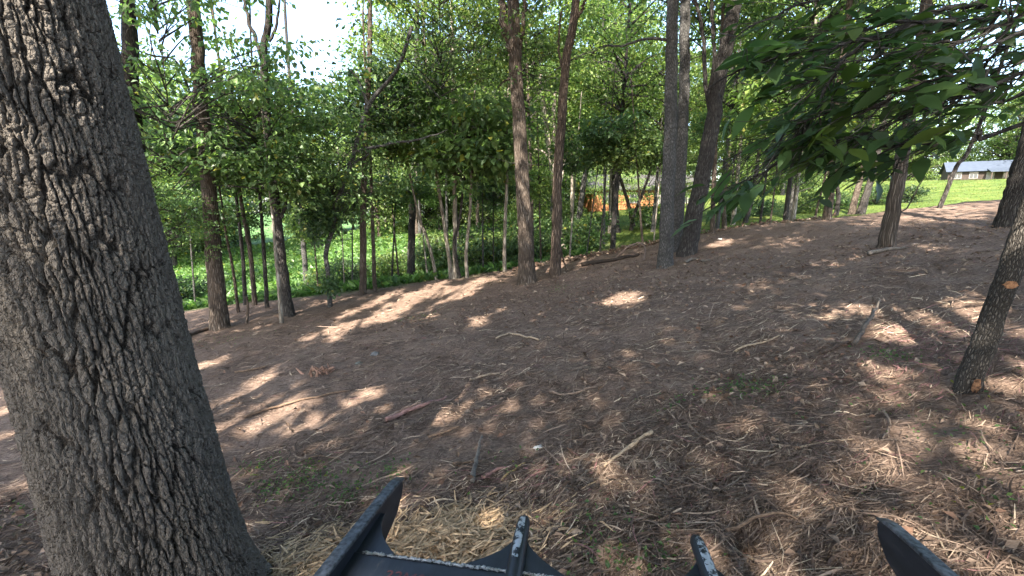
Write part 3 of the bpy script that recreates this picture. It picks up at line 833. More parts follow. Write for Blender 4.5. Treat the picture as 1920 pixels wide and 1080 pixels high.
T((1660, 463), [(1672, 400), (1684, 340), (1700, 250), (1712, 180), (1728, 60)], 40, 30, 'cedar', 'cedar trunk with stringy shredded bark right of centre', [('mid1', 6.3, 0.3, 0.6, .8)], 8, limbs=[([(1690, 330), (1720, 300), (1760, 290)], 7, 2), ([(1676, 400), (1700, 390), (1722, 350), (1735, 330)], 4, 1.5)], name='cedar_tree')
T((1762, 390), [(1774, 360), (1795, 310), (1830, 250)], 13, 10, 'dark', 'small dark tree leaning right on the lawn before the shed', [('mid3', 7.5, 1, 0, 1.0), ('big1', 11, 1, 0, 1.1)], 11)
T((1888, 425), [(1905, 360), (1925, 290), (1965, 150)], 58, 44, 'dark', 'thick dark trunk leaning out of the frame at far right', [('big1', 10, 0, 0, 1.2), ('big0', 13, 2, -1, 1.1)], 13)

# thin right-hand tree with fresh orange scars
rt, rb, rP = T((1812, 732), [(1845, 640), (1882, 540), (1912, 460), (1955, 330), (1990, 200)], 72, 50, 'young', 'leaning young tree with orange bark scars in right foreground', [('mid1', 5.6, 0.8, -0.6, .7)], 6.5, sides=40, flare=0.22)
def scar(parent, P, base, z0, z1, ang, wid, rad, seed):
    """a ragged patch of stripped bark, wrapped on the trunk and slightly proud"""
    rng = np.random.default_rng(seed)
    n, m_ = 11, 9
    zs = np.linspace(z0, z1, n)
    v = []
    for i, z in enumerate(zs):
        k = int(np.argmin(abs(P[:, 2] - z))); c = P[k] + np.array([0, 0, z - P[k][2]])
        edgew = wid * (math.sin(math.pi * (i + .5) / n) ** 0.5) * rng.uniform(.7, 1.1)
        for a in np.linspace(-edgew, edgew, m_):
            rr = rad(z) + rng.uniform(0.001, 0.005)
            v.append([c[0] + math.cos(ang + a) * rr, c[1] + math.sin(ang + a) * rr, z])
    i, j = np.meshgrid(np.arange(n - 1), np.arange(m_ - 1), indexing='ij')
    q = np.stack([i * m_ + j, i * m_ + j + 1, (i + 1) * m_ + j + 1, (i + 1) * m_ + j], -1).reshape(-1, 4)
    o = obj('bark_scar', make_mesh('bark_scar', v, q, M_SCAR, smooth=False), parent)
    o['label'] = 'orange stripped bark scar'
M_SCAR = mat_simple('stripped_wood', (0.17, 0.085, 0.042), 0.85, var=0.95, scale=38, bump=0.8)
_r0 = px_radius(72, rb) * 0.84
scar(rt, rP, rb, 0.02, 0.12, -2.0, 0.28, lambda z: _r0 * (1.03 + 0.22 * math.exp(-z / (_r0 * 2.2))), 1)
scar(rt, rP, rb, 0.75, 0.80, -2.1, 0.5, lambda z: _r0 * 1.0, 2)

# far trunk on the lawn and the masses of trees beyond
rngb = np.random.default_rng(77)
def back_tree(x, y, kind, h, sc, bark, label, group, r=0.2, low=None):
    z = hz(x, y)
    e = empty('tree', (x, y, z), label, 'tree', group)
    lx = rngb.normal() * 0.4
    v, fs, uv, P, rr = trunk_mesh([[0, 0, -.25], [0, 0, 0], [lx * .3, 0, h * .5], [lx, 0, h + 2]], r, r * 0.35, bark, int(x * 31 + y * 7) & 1023, 9, 16)
    obj('trunk', make_mesh('trunk', v, fs, BARK[bark], uv, smooth=True), e)
    add_crown(e, kind, (lx * .8, 0, h), rngb, sc)
    if low:
        add_crown(e, low, (lx * .3 + rngb.normal() * .5, rngb.normal() * .5, h * 0.42), rngb, sc * 0.8)
    return e
back_tree(90, 76, 'far2', 15, 1.7, 'pale', 'big pale-trunked tree beside the shed, far right on the lawn', None, 0.75)
MARKS = [(270, 'huge oak'), (400, 'thick brown oak'), (525, 'forked dark tree'), (618, 'crooked grey tree'), (690, 'close brown pair'), (772, 'dark-footed tree'), (850, 'pale clump'),
         (984, 'central oak'), (1044, 'reddish trunk'), (1150, 'many-stemmed tree'), (1255, 'group of three'), (1485, 'grey ridge trunk'), (1556, 'stringy trunk'), (1665, 'cedar'), (1775, 'leaning lawn tree'), (1900, 'thick dark trunk')]
ORD = ['nearest', 'second nearest', 'third nearest', 'fourth nearest', 'fifth nearest', 'sixth nearest', 'seventh nearest', 'eighth nearest', 'ninth nearest', 'tenth nearest', 'eleventh nearest', 'twelfth nearest']
def gap_labels(items, what):
    """items: (object, x, y).  Name each by the two landmarks it stands between and its rank in depth there."""
    gaps = {}
    for (o, x, y) in items:
        u = 960 + FPX * x / (y * CP)
        k = sum(1 for m in MARKS if m[0] < u)
        gaps.setdefault(k, []).append((math.hypot(x, y), o))
    for k, lst in gaps.items():
        lst.sort(key=lambda t: t[0])
        where = ('left of the ' + MARKS[0][1]) if k == 0 else ('right of the ' + MARKS[-1][1]) if k == len(MARKS) else 'between the %s and the %s' % (MARKS[k - 1][1], MARKS[k][1])
        for i, (_, o) in enumerate(lst):
            o['label'] = (what + ' ' + where) if len(lst) == 1 else ORD[min(i, 11)] + ' ' + what + ' ' + where
spots, made = [], []
def spot(x, y, d):
    for (a, b) in spots:
        if (a - x) ** 2 + (b - y) ** 2 < d * d: return False
    spots.append((x, y)); return True
# wood beyond the field and the lawn (far wall), and nearer trees along the bank
for k in range(900):
    ang = rngb.uniform(-0.95, 1.0); r = rngb.uniform(36, 72) if ang < 0.62 else rngb.uniform(126, 160)
    x, y = r * math.sin(ang), r * math.cos(ang)
    if 4 < x < 26 and y < 58: continue
    if -0.56 < ang < -0.38 and r < 58: continue
    if x > 20 and y < 46: continue
    if len(spots) > 66: break
    if spot(x, y, 4.8):
        e = back_tree(x, y, 'far%d' % rngb.integers(4), rngb.uniform(8, 11.5), rngb.uniform(1.0, 1.35) * (1.0 if r < 75 else 1.7), ('dark', 'grey', 'brown')[rngb.integers(3)], '-', 'trees of the wood beyond', 0.2)
        if ang < -0.2 and r < 56: made.append((e, x, y)); continue
        add_crown(e, 'far%d' % rngb.integers(4), (rngb.normal(), rngb.normal(), 3.4), rngb, rngb.uniform(.7, .95) * (1.0 if r < 75 else 1.7))
        made.append((e, x, y))
for (x, y) in [(7, 61), (13, 63), (19, 62), (25, 64), (31, 60), (38, 63), (45, 66)]:      # behind the timber house
    e = back_tree(x, y, 'far%d' % rngb.integers(4), rngb.uniform(8, 10), rngb.uniform(1.0, 1.3), 'dark', '-', 'trees of the wood beyond', 0.2)
    add_crown(e, 'far%d' % rngb.integers(4), (rngb.normal(), rngb.normal(), 3.6), rngb, rngb.uniform(.85, 1.05))
    made.append((e, x, y))
gap_labels(made, 'far leafy wood tree')
n0 = len(spots); made = []
for k in range(600):
    ang = rngb.uniform(-0.8, 0.6); r = rngb.uniform(17, 33)
    x, y = r * math.sin(ang), r * math.cos(ang)
    if y < 15.5 or -0.62 < ang < -0.22: continue
    if len(spots) - n0 > 22: break
    if spot(x, y, 3.4):
        bright = ang > -0.15
        made.append((back_tree(x, y, ('big2' if bright else 'big%d' % rngb.integers(4)), rngb.uniform(7.0, 9.5), rngb.uniform(0.75, 1.0), ('dark', 'grey', 'brown', 'pale')[rngb.integers(4)],
                  '-', 'trees between the clearing and the far wood', rngb.uniform(0.07, 0.15), None if rngb.random() < .5 else ('mid3' if bright else 'mid%d' % rngb.integers(4))), x, y))
gap_labels(made, 'slim leafy mid-distance tree'); made = []
for (x, y, h, sc) in [(9.5, 40, 2.6, 1.0), (13.2, 42, 3.0, 1.15), (16.4, 41, 2.2, .9)]:
    made.append((back_tree(x, y, 'mid3', h, sc, 'dark', '-', 'small trees before the timber house', 0.06), x, y))
gap_labels(made, 'small tree before timber house'); made = []
for k, u in enumerate([350, 385, 590, 640, 655, 730, 745, 800, 905, 925, 1015, 1068, 1100, 1125, 1205, 1225, 1300, 1420, 1520, 1535]):
    yy = rngb.uniform(12.6, 16.5); xx = (u - 960) / FPX * yy * 1.0
    made.append((back_tree(xx, yy, 'bush%d' % (k % 4), rngb.uniform(2.6, 4.2), rngb.uniform(.8, 1.2), ('grey', 'dark', 'brown', 'pale')[k % 4], '-', 'thin saplings along the edge of the clearing', rngb.uniform(.022, .045)), xx, yy))
gap_labels(made, 'thin edge sapling')

# ---------------------------------------------------------------- bushes and ground cover
def bush(px, py, sc, kind, label, dz=0.35, group=None):
    b = ground(px, py)
    e = empty('bush', b, label, 'bush', group)
    mb = MB(); rng = np.random.default_rng(int(px * 7 + py))
    for k in range(5):
        q = rng.normal(size=2) * 0.3 * sc
        vv, fs, uv = tube(spline([[0, 0, -.08], [q[0] * .4, q[1] * .4, .25 * sc], [q[0], q[1], .75 * sc]], 6), np.linspace(0.012, 0.004, 6) * sc, 5)
        mb.add(vv, fs, uv)
    obj('stem', mb.mesh('stem', BARK['dark'], True), e)
    add_crown(e, kind, (0, 0, dz * sc + 0.25), rng, sc)
    return (e, b[0], b[1])
bush(335, 570, 1.3, 'bush1', 'dark leafy bush emerging from behind the huge oak')
bush(1075, 470, 1.5, 'bush0', 'drooping leafy bush at the foot of the leaning pale grey trunk')
bush(1105, 450, 1.5, 'bush1', 'blue-green low bush left of the many-stemmed tree')
bush(1215, 428, 1.6, 'bush0', 'low bush hugging the left side of the straight grey trunk')
made = []
for i, (x, y, s) in enumerate([(600, 548, 1.1), (655, 530, 1.3), (735, 522, 1.4), (800, 515, 1.5), (838, 505, 1.7), (905, 505, 1.7), (930, 498, 1.9), (965, 500, 1.6), (1010, 490, 1.6), (900, 480, 2.2), (820, 490, 2.0), (985, 470, 2.4), (1020, 455, 2.2)]):
    made.append(bush(x, y, s * .78, 'bush%d' % (i % 4), '-', group='shrubs along the brushy edge'))
gap_labels(made, 'leafy shrub'); made = []
for i, (x, y, s) in enumerate([(1380, 415, 1.0), (1420, 405, 1.2), (1515, 398, 1.2), (1580, 392, 1.0), (1640, 384, 1.2), (1700, 380, 1.0)]):
    made.append(bush(x, y, s, 'bush%d' % (i % 4), '-', group='shrubs along the lawn edge'))
gap_labels(made, 'small ridge-line shrub')

# ivy on the crooked grey tree
b = ground(619, 575)
def ivy(px, py, r, label, n=900):
    rng = np.random.default_rng(px)
    c = atY(px, py, b[1] - 0.12)
    off = rng.normal(size=(n, 3)) * r * 0.5
    p = off * np.array([1, .7, 1.0])
    L = 0.1 * rng.uniform(.6, 1.2, n)
    v, f = leaf_tris(p, off + rng.normal(size=(n, 3)) * .3 + [0, 0, -.3], rng.normal(size=(n, 3)) * .6 + [0, -.6, .6], L, L * .9)
    e = tag(obj('ivy', make_mesh('ivy', v, f, M_LEAF, col=np.repeat(leaf_cols(rng, n, 'deep'), 4, 0)), None, c), label, 'ivy')
ivy(602, 408, 0.42, 'dark ivy mass clinging to the crooked grey trunk')
ivy(619, 532, 0.22, 'small leafy ivy tuft low on the crooked grey trunk', 260)

def scatter_leaves(name, label, cat, pts, L, W, cols, mat, rng, up=0.9, tilt=0.35, kind='stuff', lift=0.02):
    n = len(pts)
    z = terrain(pts[:, 0], pts[:, 1])
    c = np.stack([pts[:, 0], pts[:, 1], z + lift * rng.random(n)], 1)
    a = rng.uniform(0, 2 * math.pi, n)
    d = np.stack([np.cos(a), np.sin(a), rng.normal(size=n) * tilt], 1)
    nr = np.stack([rng.normal(size=n) * tilt, rng.normal(size=n) * tilt, np.full(n, up)], 1)
    v, f = leaf_tris(c, d, nr, L, W, 0.25)
    return tag(obj(name, make_mesh(name, v, f, mat, col=np.repeat(cols, 4, 0))), label, cat, kind=kind)

rng = np.random.default_rng(5)
n = 60000                                         # low rank growth covering the field
r = rng.uniform(13, 62, n * 2); a = rng.uniform(-0.95, 0.35, n * 2)
fp = np.stack([r * np.sin(a), r * np.cos(a)], 1)
keep = (fp[:, 1] > edge(fp[:, 0]) + 0.2) & (fp[:, 0] - (fp[:, 1] - 20) * 0.05 < 3.5)
fp = fp[keep][:n]
n = len(fp)
L = rng.uniform(.14, .34, n) * (1 + fp[:, 1] / 60)
z = terrain(fp[:, 0], fp[:, 1])
aa = rng.uniform(0, 6.28, n)
d = np.stack([np.cos(aa) * .7, np.sin(aa) * .7, rng.uniform(.1, .9, n)], 1)
v, f = leaf_tris(np.stack([fp[:, 0], fp[:, 1], z - 0.02 + 0.25 * rng.random(n) * fbm(fp[:, 0], fp[:, 1], 3)], 1), d, rng.normal(size=(n, 3)) * .5 + [0, 0, 1], L, L * .5)
tag(obj('field_growth', make_mesh('field_growth', v, f, M_LEAF, col=np.repeat(leaf_cols(rng, n, 'bright') * [.8, 1.0, .95], 4, 0))), 'rank green ground growth covering the field beyond the trees', 'ground cover', kind='stuff')
n = 60000                                         # short lawn blades
r = rng.uniform(11, 75, n * 3) ; a = rng.uniform(0.05, 1.0, n * 3)
fp = np.stack([r * np.sin(a), r * np.cos(a)], 1)
keep = (fp[:, 1] > edge(fp[:, 0]) + 0.1) & (fp[:, 0] - (fp[:, 1] - 20) * 0.05 > 3.2)
fp = fp[keep][:n]; n = len(fp)
L = rng.uniform(.05, .11, n) * (1 + fp[:, 1] / 60)
z = terrain(fp[:, 0], fp[:, 1])
aa = rng.uniform(0, 6.28, n)
d = np.stack([np.cos(aa) * .6, np.sin(aa) * .6, rng.uniform(.2, .9, n)], 1)
v, f = leaf_tris(np.stack([fp[:, 0], fp[:, 1], z - 0.01], 1), d, rng.normal(size=(n, 3)) * .5 + [0, 0, 1], L, L * .16)
tag(obj('lawn_grass', make_mesh('lawn_grass', v, f, M_LEAF, col=np.repeat(leaf_cols(rng, n, 'mid') * [1.05, .78, .6], 4, 0))), 'short mown lawn grass right of the wood', 'grass', kind='stuff')

# ---------------------------------------------------------------- shredded mulch, dead leaves and weeds on the floor
def floor_points(rng, n, r0, r1, power, a0=-1.15, a1=1.15):
    """points round the clearing, denser near its middle"""
    u = rng.random(n * 2)
    r = (r0 ** (1 - power) + u * (r1 ** (1 - power) - r0 ** (1 - power))) ** (1 / (1 - power))
    a = rng.uniform(a0, a1, n * 2)
    p = np.stack([r * np.sin(a), r * np.cos(a)], 1)
    p = p[p[:, 1] < edge(p[:, 0]) + 0.3]
    return p[:n]

def blob(p, px, py, rx, ry):
    gp = ground(px, py)
    return np.exp(-((p[:, 0] - gp[0]) / rx) ** 2 - ((p[:, 1] - gp[1]) / ry) ** 2)

def ribbons(name, label, p, L, W, cols, rng, lift, tiltz, seg=3):
    n = len(p)
    a = rng.uniform(0, 2 * math.pi, n)
    a = np.where(rng.random(n) < 0.45, 0.35 + rng.normal(size=n) * 0.5, a)      # drag direction of the machine's passes
    tz = rng.normal(size=n) * tiltz
    d = np.stack([np.cos(a), np.sin(a), tz], 1)
    s = np.stack([-np.sin(a), np.cos(a), rng.normal(size=n) * .5], 1)
    bend = rng.normal(size=n) * 0.07 * L
    ts = np.linspace(-0.5, 0.5, seg + 1)
    vs = []
    for t in ts:
        c = p3 = np.stack([p[:, 0], p[:, 1], np.zeros(n)], 1) + d * (t * L)[:, None]
        c = c + np.stack([-np.sin(a), np.cos(a), np.zeros(n)], 1) * (bend * (1 - 4 * t * t))[:, None]
        c[:, 2] += terrain(c[:, 0], c[:, 1]) + lift
        w = W * (1 - 0.55 * (2 * abs(t)) ** 2)
        vs.append(c - s * (w / 2)[:, None]); vs.append(c + s * (w / 2)[:, None])
    k = 2 * (seg + 1)
    v = np.stack(vs, 1).reshape(-1, 3)
    b = np.arange(n)[:, None] * k
    q = np.concatenate([np.stack([b[:, 0] + 2 * i, b[:, 0] + 2 * i + 2, b[:, 0] + 2 * i + 3, b[:, 0] + 2 * i + 1], 1) for i in range(seg)])
    return tag(obj(name, make_mesh(name, v, q, M_LITTER, col=np.repeat(cols, k, 0))), label, 'mulch', kind='stuff')

PAL = np.array([[0.085, 0.056, 0.041], [0.135, 0.092, 0.068], [0.19, 0.133, 0.098], [0.25, 0.18, 0.132], [0.34, 0.25, 0.178], [0.44, 0.34, 0.24]])
PINK = np.array([0.24, 0.12, 0.11])
def shred_cols(rng, p, tan_boost=0.0):
    n = len(p)
    tan = 0.35 * blob(p, 1150, 880, .5, .3) + 1.2 * blob(p, 800, 1040, .55, .35) + 0.9 * blob(p, 600, 1060, .5, .3) + 0.3 * blob(p, 1350, 580, 2.5, 1.6) + .4 * blob(p, 1700, 600, 1.5, .6) + tan_boost
    base = rng.choice(6, n, p=[.27, .31, .24, .12, .045, .015])
    up = rng.random(n) < tan * 0.75
    base = np.where(up, rng.integers(3, 6, n), base)
    c = PAL[base] * rng.uniform(.75, 1.25, n)[:, None]
    pk = rng.random(n) < (0.006 + 0.42 * blob(p, 1780, 660, .8, .6) + .2 * blob(p, 1000, 890, .22, .1) + .03 * blob(p, 1000, 950, 2.5, .4))
    c[pk] = PINK * rng.uniform(.5, 1.2, pk.sum())[:, None]
    return c

rng = np.random.default_rng(8)
def bare(p):                                     # patches of bare soil carry few shreds
    return np.clip(blob(p, 520, 800, .8, .6) + blob(p, 900, 840, .6, .35) + 0.8 * blob(p, 640, 760, .8, .5) + 0.8 * blob(p, 840, 640, 1.0, .4), 0, 0.85)
p = floor_points(rng, 230000, 1.2, 13.5, 1.55)
p = p[rng.random(len(p)) > bare(p)]
clump = fbm(p[:, 0] * 1.6, p[:, 1] * 1.6, 41, 3)
p = p[rng.random(len(p)) < np.clip(0.35 + 2.2 * (clump - 0.35), 0.2, 1)]
n = len(p)
ribbons('mulch_shreds', 'fine shredded wood mulch covering the whole forest floor', p, rng.lognormal(math.log(.055), .55, n) * (1 + 0.05 * np.hypot(p[:, 0], p[:, 1])), rng.uniform(.002, .0055, n) * (1 + 0.09 * np.hypot(p[:, 0], p[:, 1])), shred_cols(rng, p), rng, 0.004 + 0.022 * rng.random(n), 0.12, 2)
p = floor_points(rng, 5000, 1.3, 13, 1.5)
p = p[rng.random(len(p)) > bare(p) * 1.1]
n = len(p)
ribbons('mulch_strips', 'longer torn wood strips and twigs strewn over the mulch', p, rng.lognormal(math.log(.15), .45, n), rng.uniform(.003, .009, n) * (1 + 0.05 * p[:, 1]), shred_cols(rng, p, .0), rng, 0.012 + 0.03 * rng.random(n), 0.09, 3)
# heap of pale straw-like shreds in front of the bucket
g0, g1, g2 = ground(800, 1040), ground(580, 1065), ground(880, 985)
p = np.vstack([rng.normal(size=(2600, 2)) * [.33, .16] + g0[:2], rng.normal(size=(1100, 2)) * [.28, .15] + g1[:2], rng.normal(size=(500, 2)) * [.15, .1] + g2[:2]])
n = len(p)
hill = 0.05 * np.exp(-((p[:, 0] - g0[0]) / .4) ** 2 - ((p[:, 1] - g0[1]) / .22) ** 2)
cst = np.array([.48, .33, .195]) * rng.uniform(.5, 1.25, n)[:, None]
ribbons('straw_shreds', 'heap of pale straw-coloured shreds in front of the black bucket', p, rng.lognormal(math.log(.095), .4, n), rng.uniform(.005, .013, n), cst, rng, 0.01 + (0.025 + hill) * rng.random(n), 0.22, 2)

p = floor_points(rng, 30000, 1.3, 14, 1.1)
wgt = 0.05 + .9 * blob(p, 1000, 560, 2.2, 1.6) + .9 * blob(p, 1180, 520, 2.0, 2.2) + blob(p, 1830, 440, 3, 1.6) + blob(p, 60, 1000, .9, .7) + .6 * blob(p, 1450, 690, 1.2, .5) + .5 * blob(p, 1100, 480, 3, 3) + .4 * blob(p, 780, 610, .9, .7)
p = p[rng.random(len(p)) < wgt]
n = len(p)
L = rng.uniform(.035, .085, n)
pal = np.array([[.15, .10, .07], [.21, .15, .11], [.10, .065, .045], [.27, .20, .145], [.17, .10, .068]])
scatter_leaves('dead_leaves', 'curled brown dead leaves lying over the mulch', 'leaf litter', p, L, L * rng.uniform(.45, .7, n), pal[rng.integers(0, 5, n)] * rng.uniform(.6, 1.2, n)[:, None], M_DEAD, rng, .8, .5, lift=.05)

# leaf litter on the bank beyond the clearing edge
p = np.stack([rng.uniform(0, 9, 9000), rng.uniform(12, 19.5, 9000)], 1)
n = len(p); L = rng.uniform(.08, .16, n)
scatter_leaves('bank_leaves', 'brown leaf litter on the shaded bank behind the central trees', 'leaf litter', p, L, L * .6, pal[rng.integers(0, 5, n)] * rng.uniform(.7, 1.3, n)[:, None], M_DEAD, rng, .8, .5, lift=.06)

# weeds
pts = []
for (a, b2, rx, ry, m_) in [(560, 905, .3, .13, 330), (480, 885, .2, .08, 90), (650, 930, .22, .08, 160), (740, 890, .08, .06, 60), (1390, 735, .3, .12, 260), (1665, 675, .16, .1, 110), (1250, 760, .2, .1, 30), (1080, 1000, .35, .12, 90), (1130, 1050, .12, .07, 80),
                          (1880, 860, .4, .3, 130), (1800, 920, .5, .2, 70), (790, 595, .5, .3, 110), (1045, 545, .2, .2, 70), (900, 530, .5, .5, 60), (430, 640, .6, .3, 70), (60, 960, .3, .2, 60), (1240, 1060, .2, .1, 120), (690, 890, .3, .1, 60), (960, 880, .3, .15, 30), (1700, 760, .6, .2, 60)]:
    gp = ground(a, b2)
    pts.append(rng.normal(size=(m_, 2)) * [rx * .6, ry * .9] + gp[:2])
p = np.vstack(pts); n = len(p)
L = rng.uniform(.014, .036, n)
scatter_leaves('weeds', 'scattered small green weeds and clover sprouting through the mulch', 'weeds', p, L, L * .6, leaf_cols(rng, n, 'mid'), M_LEAF, rng, .7, .6, lift=.07)

# ---------------------------------------------------------------- sticks, logs, rocks
def stick(pix, w0, w1, col, label, name='stick', cat='stick', lift=None, raise_=None, forks=(), flat=1.0, sides=8):
    g_ = np.array([ground(a, b_) for a, b_ in pix])
    base = g_[0].copy()
    r0, r1 = px_radius(w0, g_[0]), px_radius(w1, g_[-1])
    S = spline(g_, 16) if len(g_) > 2 else spline(g_, 10)
    rr = np.linspace(r0, r1, len(S))
    rng_ = np.random.default_rng(int(pix[0][0] * 13 + pix[0][1]))
    S[:, 2] = terrain(S[:, 0], S[:, 1]) + rr * 0.7 + 0.012
    if raise_ is not None:
        S[:, 2] += np.interp(np.linspace(0, 1, len(S)), np.linspace(0, 1, len(raise_)), raise_)
    S[:, :2] += rng_.normal(size=(len(S), 2)) * r0 * 0.25
    mb = MB()
    v, fs, uv = tube(S - base, rr, sides, 0.22, int(pix[0][0]))
    cc = np.array(col) * (0.75 + 0.5 * fbm(v[:, 0] * 40, v[:, 1] * 40 + v[:, 2] * 30, 3))[:, None]
    mb.add(v, fs, uv, cc)
    for fk in forks:
        q = np.array([ground(a, b_) for a, b_ in fk]); q[:, 2] += r0 + 0.01
        v, fs, uv = tube(spline(q, 7) - base, np.linspace(r0 * .6, r0 * .25, 7), 6, .15, 3)
        mb.add(v, fs, uv, np.array(col) * 0.95)
    return tag(obj(name, mb.mesh(name, M_WOOD, True), None, base), label, cat)
TAN, BRN, GRY, PNK, DRK = (.34, .25, .165), (.16, .105, .07), (.13, .11, .092), (.27, .15, .125), (.07, .048, .036)
stick([(1132, 880), (1165, 855), (1200, 828), (1222, 815)], 5, 9, TAN, 'tan broken branch lying in the middle foreground, thick at its far end')
stick([(458, 786), (520, 766), (590, 748), (655, 735)], 7, 3, BRN, 'long straight brown stick right of the huge oak')
stick([(722, 793), (760, 776), (800, 760), (838, 746)], 11, 4, PNK, 'pinkish split length of cedar wood left of centre', 'split_wood', 'wood')
stick([(726, 788), (752, 773), (790, 758)], 6, 3, (.42, .27, .2), 'thin pale splinter lying along the pinkish split cedar', 'splinter', 'wood')
stick([(886, 908), (891, 880), (897, 855), (902, 832)], 10, 4, GRY, 'grey bark slab standing up from the mulch near the bucket', 'bark_slab', 'bark', raise_=[0, .01, .03, .05])
stick([(905, 900), (930, 886), (955, 880)], 7, 4, PNK, 'pink cedar shard beside the grey bark slab', 'splinter', 'wood')
stick([(850, 873), (872, 872), (888, 870)], 5, 4, BRN, 'short brown stick left of the grey bark slab')
stick([(803, 824), (830, 816), (862, 803)], 5, 4, BRN, 'brown stick lying across the dark bare mound')
stick([(1378, 662), (1405, 650), (1430, 645), (1462, 632)], 5, 3, TAN, 'pale forked twig right of centre', forks=[[(1425, 646), (1432, 632), (1431, 620)]])
stick([(1600, 650), (1625, 618), (1645, 585)], 11, 5, (.08, .066, .054), 'grey broken snag poking up left of the leaning scarred tree', 'snag', 'stump', raise_=[0, .05, .11])
stick([(1535, 668), (1570, 652), (1610, 640)], 9, 6, DRK, 'dark root leading to the grey snag', 'root', 'root')
stick([(1618, 905), (1660, 914), (1722, 930)], 7, 4, (.28, .18, .13), 'long brown strip above the right bucket plate')
stick([(1655, 772), (1668, 800), (1655, 826)], 6, 4, (.26, .19, .14), 'curved brown bark strip in the right foreground', 'bark_strip', 'bark')
stick([(1375, 1035), (1420, 1058), (1470, 1092)], 8, 5, (.33, .25, .17), 'pale split stick below the dark hole')
stick([(1360, 1000), (1410, 985), (1470, 978), (1500, 985)], 9, 4, BRN, 'brown fibrous strip arched over the dark hole', 'bark_strip', 'bark', raise_=[0, .03, .03, 0])
stick([(1490, 848), (1520, 838), (1600, 828)], 5, 3, TAN, 'thin pale branch in the right middle ground', forks=[[(1500, 846), (1480, 852), (1468, 850)]])
stick([(1090, 500), (1130, 493), (1170, 485), (1198, 479)], 8, 5, (.035, .026, .02), 'fallen dark log lying left of the straight grey trunk', 'fallen_log', 'log')
stick([(1152, 490), (1178, 484), (1195, 482), (1208, 484), (1206, 490)], 4, 2.5, (.14, .1, .08), 'dead vine arching over the fallen dark log', 'vine', 'vine', raise_=[0, .28, .34, .22, 0])
stick([(1048, 512), (1056, 510), (1063, 512)], 3, 3, DRK, 'dark twisted vine at the foot of the reddish trunk', 'vine', 'vine', raise_=[.75, .25, .0])
stick([(1625, 480), (1660, 472), (1702, 466)], 12, 6, GRY, 'grey rotten log at the foot of the cedar', 'fallen_log', 'log')
stick([(348, 634), (380, 622), (412, 613)], 7, 8, DRK, 'dark surface root at the foot of the thick brown oak', 'root', 'root')
stick([(1285, 495), (1300, 488), (1330, 490)], 7, 4, GRY, 'grey stick at the foot of the dark furrowed trunk')
stick([(1010, 640), (960, 628), (930, 638)], 4, 3, TAN, 'pale crooked twig in the centre of the clearing')
stick([(880, 715), (905, 708), (935, 703)], 5, 3, (.27, .2, .14), 'light brown twig in the centre left of the clearing')
stick([(1030, 738), (1080, 740), (1120, 728)], 5, 3, (.25, .17, .12), 'long brown twig just right of the centre')
stick([(1290, 800), (1330, 830), (1345, 860)], 5, 3, (.24, .17, .12), 'slanting twig right of the tan broken branch')
stick([(440, 700), (478, 694), (500, 688)], 4, 3, BRN, 'short brown twig in the sunlit patch by the huge oak')
stick([(940, 905), (956, 890), (985, 872)], 5, 3, (.42, .28, .13), 'yellowish splinter right of the left bucket plate', 'splinter', 'wood')
stick([(1540, 950), (1590, 935), (1640, 938)], 4, 3, TAN, 'pale twig left of the right bucket plate tip')
stick([(1745, 985), (1768, 1010), (1790, 1040)], 5, 3, TAN, 'pale straight stick right of the right bucket plate')
stick([(560, 870), (600, 858), (640, 862)], 4, 2, BRN, 'thin brown stick above the weed patch')

def rock(px, py, s, col, label, name='rock'):
    b_ = ground(px, py); rng_ = np.random.default_rng(int(px))
    nu, nv = 14, 9
    th, ph = np.meshgrid(np.linspace(0, 2 * math.pi, nu + 1), np.linspace(0, math.pi, nv), indexing='ij')
    x, y, z = np.sin(ph) * np.cos(th), np.sin(ph) * np.sin(th), np.cos(ph)
    rr = 0.75 + 0.5 * vnoise(x * 1.8 + 5 + px, y * 1.8 + z * 1.3, 3); rr[-1] = rr[0]
    v = np.stack([x * rr * 1.2, y * rr, z * rr * .7], -1).reshape(-1, 3) * s
    k = nv
    i, j = np.meshgrid(np.arange(nu), np.arange(nv - 1), indexing='ij')
    q = np.stack([i * k + j, i * k + j + 1, (i + 1) * k + j + 1, (i + 1) * k + j], -1).reshape(-1, 4)
    c = np.array(col) * (0.7 + 0.6 * fbm(v[:, 0] * 30 + 3, v[:, 1] * 30 + v[:, 2] * 20, 4))[:, None]
    tag(obj(name, make_mesh(name, v, q, M_WOOD, col=c, smooth=True), None, b_ + [0, 0, s * .05]), label, 'rock')
rock(674, 683, .05, (.12, .12, .10), 'mossy grey rock half sunk in the mulch, nearer of two')
rock(703, 665, .05, (.13, .125, .12), 'grey rock half sunk in the mulch, farther of two')
rock(1350, 449, .045, (.3, .28, .26), 'white sunlit stone on the ridge beyond the group of three trunks')
rock(1010, 770 + 70, .03, (.5, .48, .45), 'small pale pebble in front of the bucket')
# splintered reddish stump
b_ = ground(603, 698); rng = np.random.default_rng(3)
mb = MB()
for k in range(26):
    a = rng.uniform(0, 6.28); rr = rng.uniform(0, .16); h = rng.uniform(.03, .13)
    q = np.array([rr * math.cos(a) * 1.5, rr * math.sin(a), -.03])
    v, fs, uv = tube(spline([q, q + [rng.normal() * .06, rng.normal() * .05, h]], 4), [.024, .02, .014, .004], 5, .3, k)
    mb.add(v, fs, uv, np.array([.28, .16, .11]) * rng.uniform(.6, 1.3))
tag(obj('stump', mb.mesh('stump', M_WOOD), None, b_), 'splintered reddish stump chewed to the ground left of centre', 'stump')

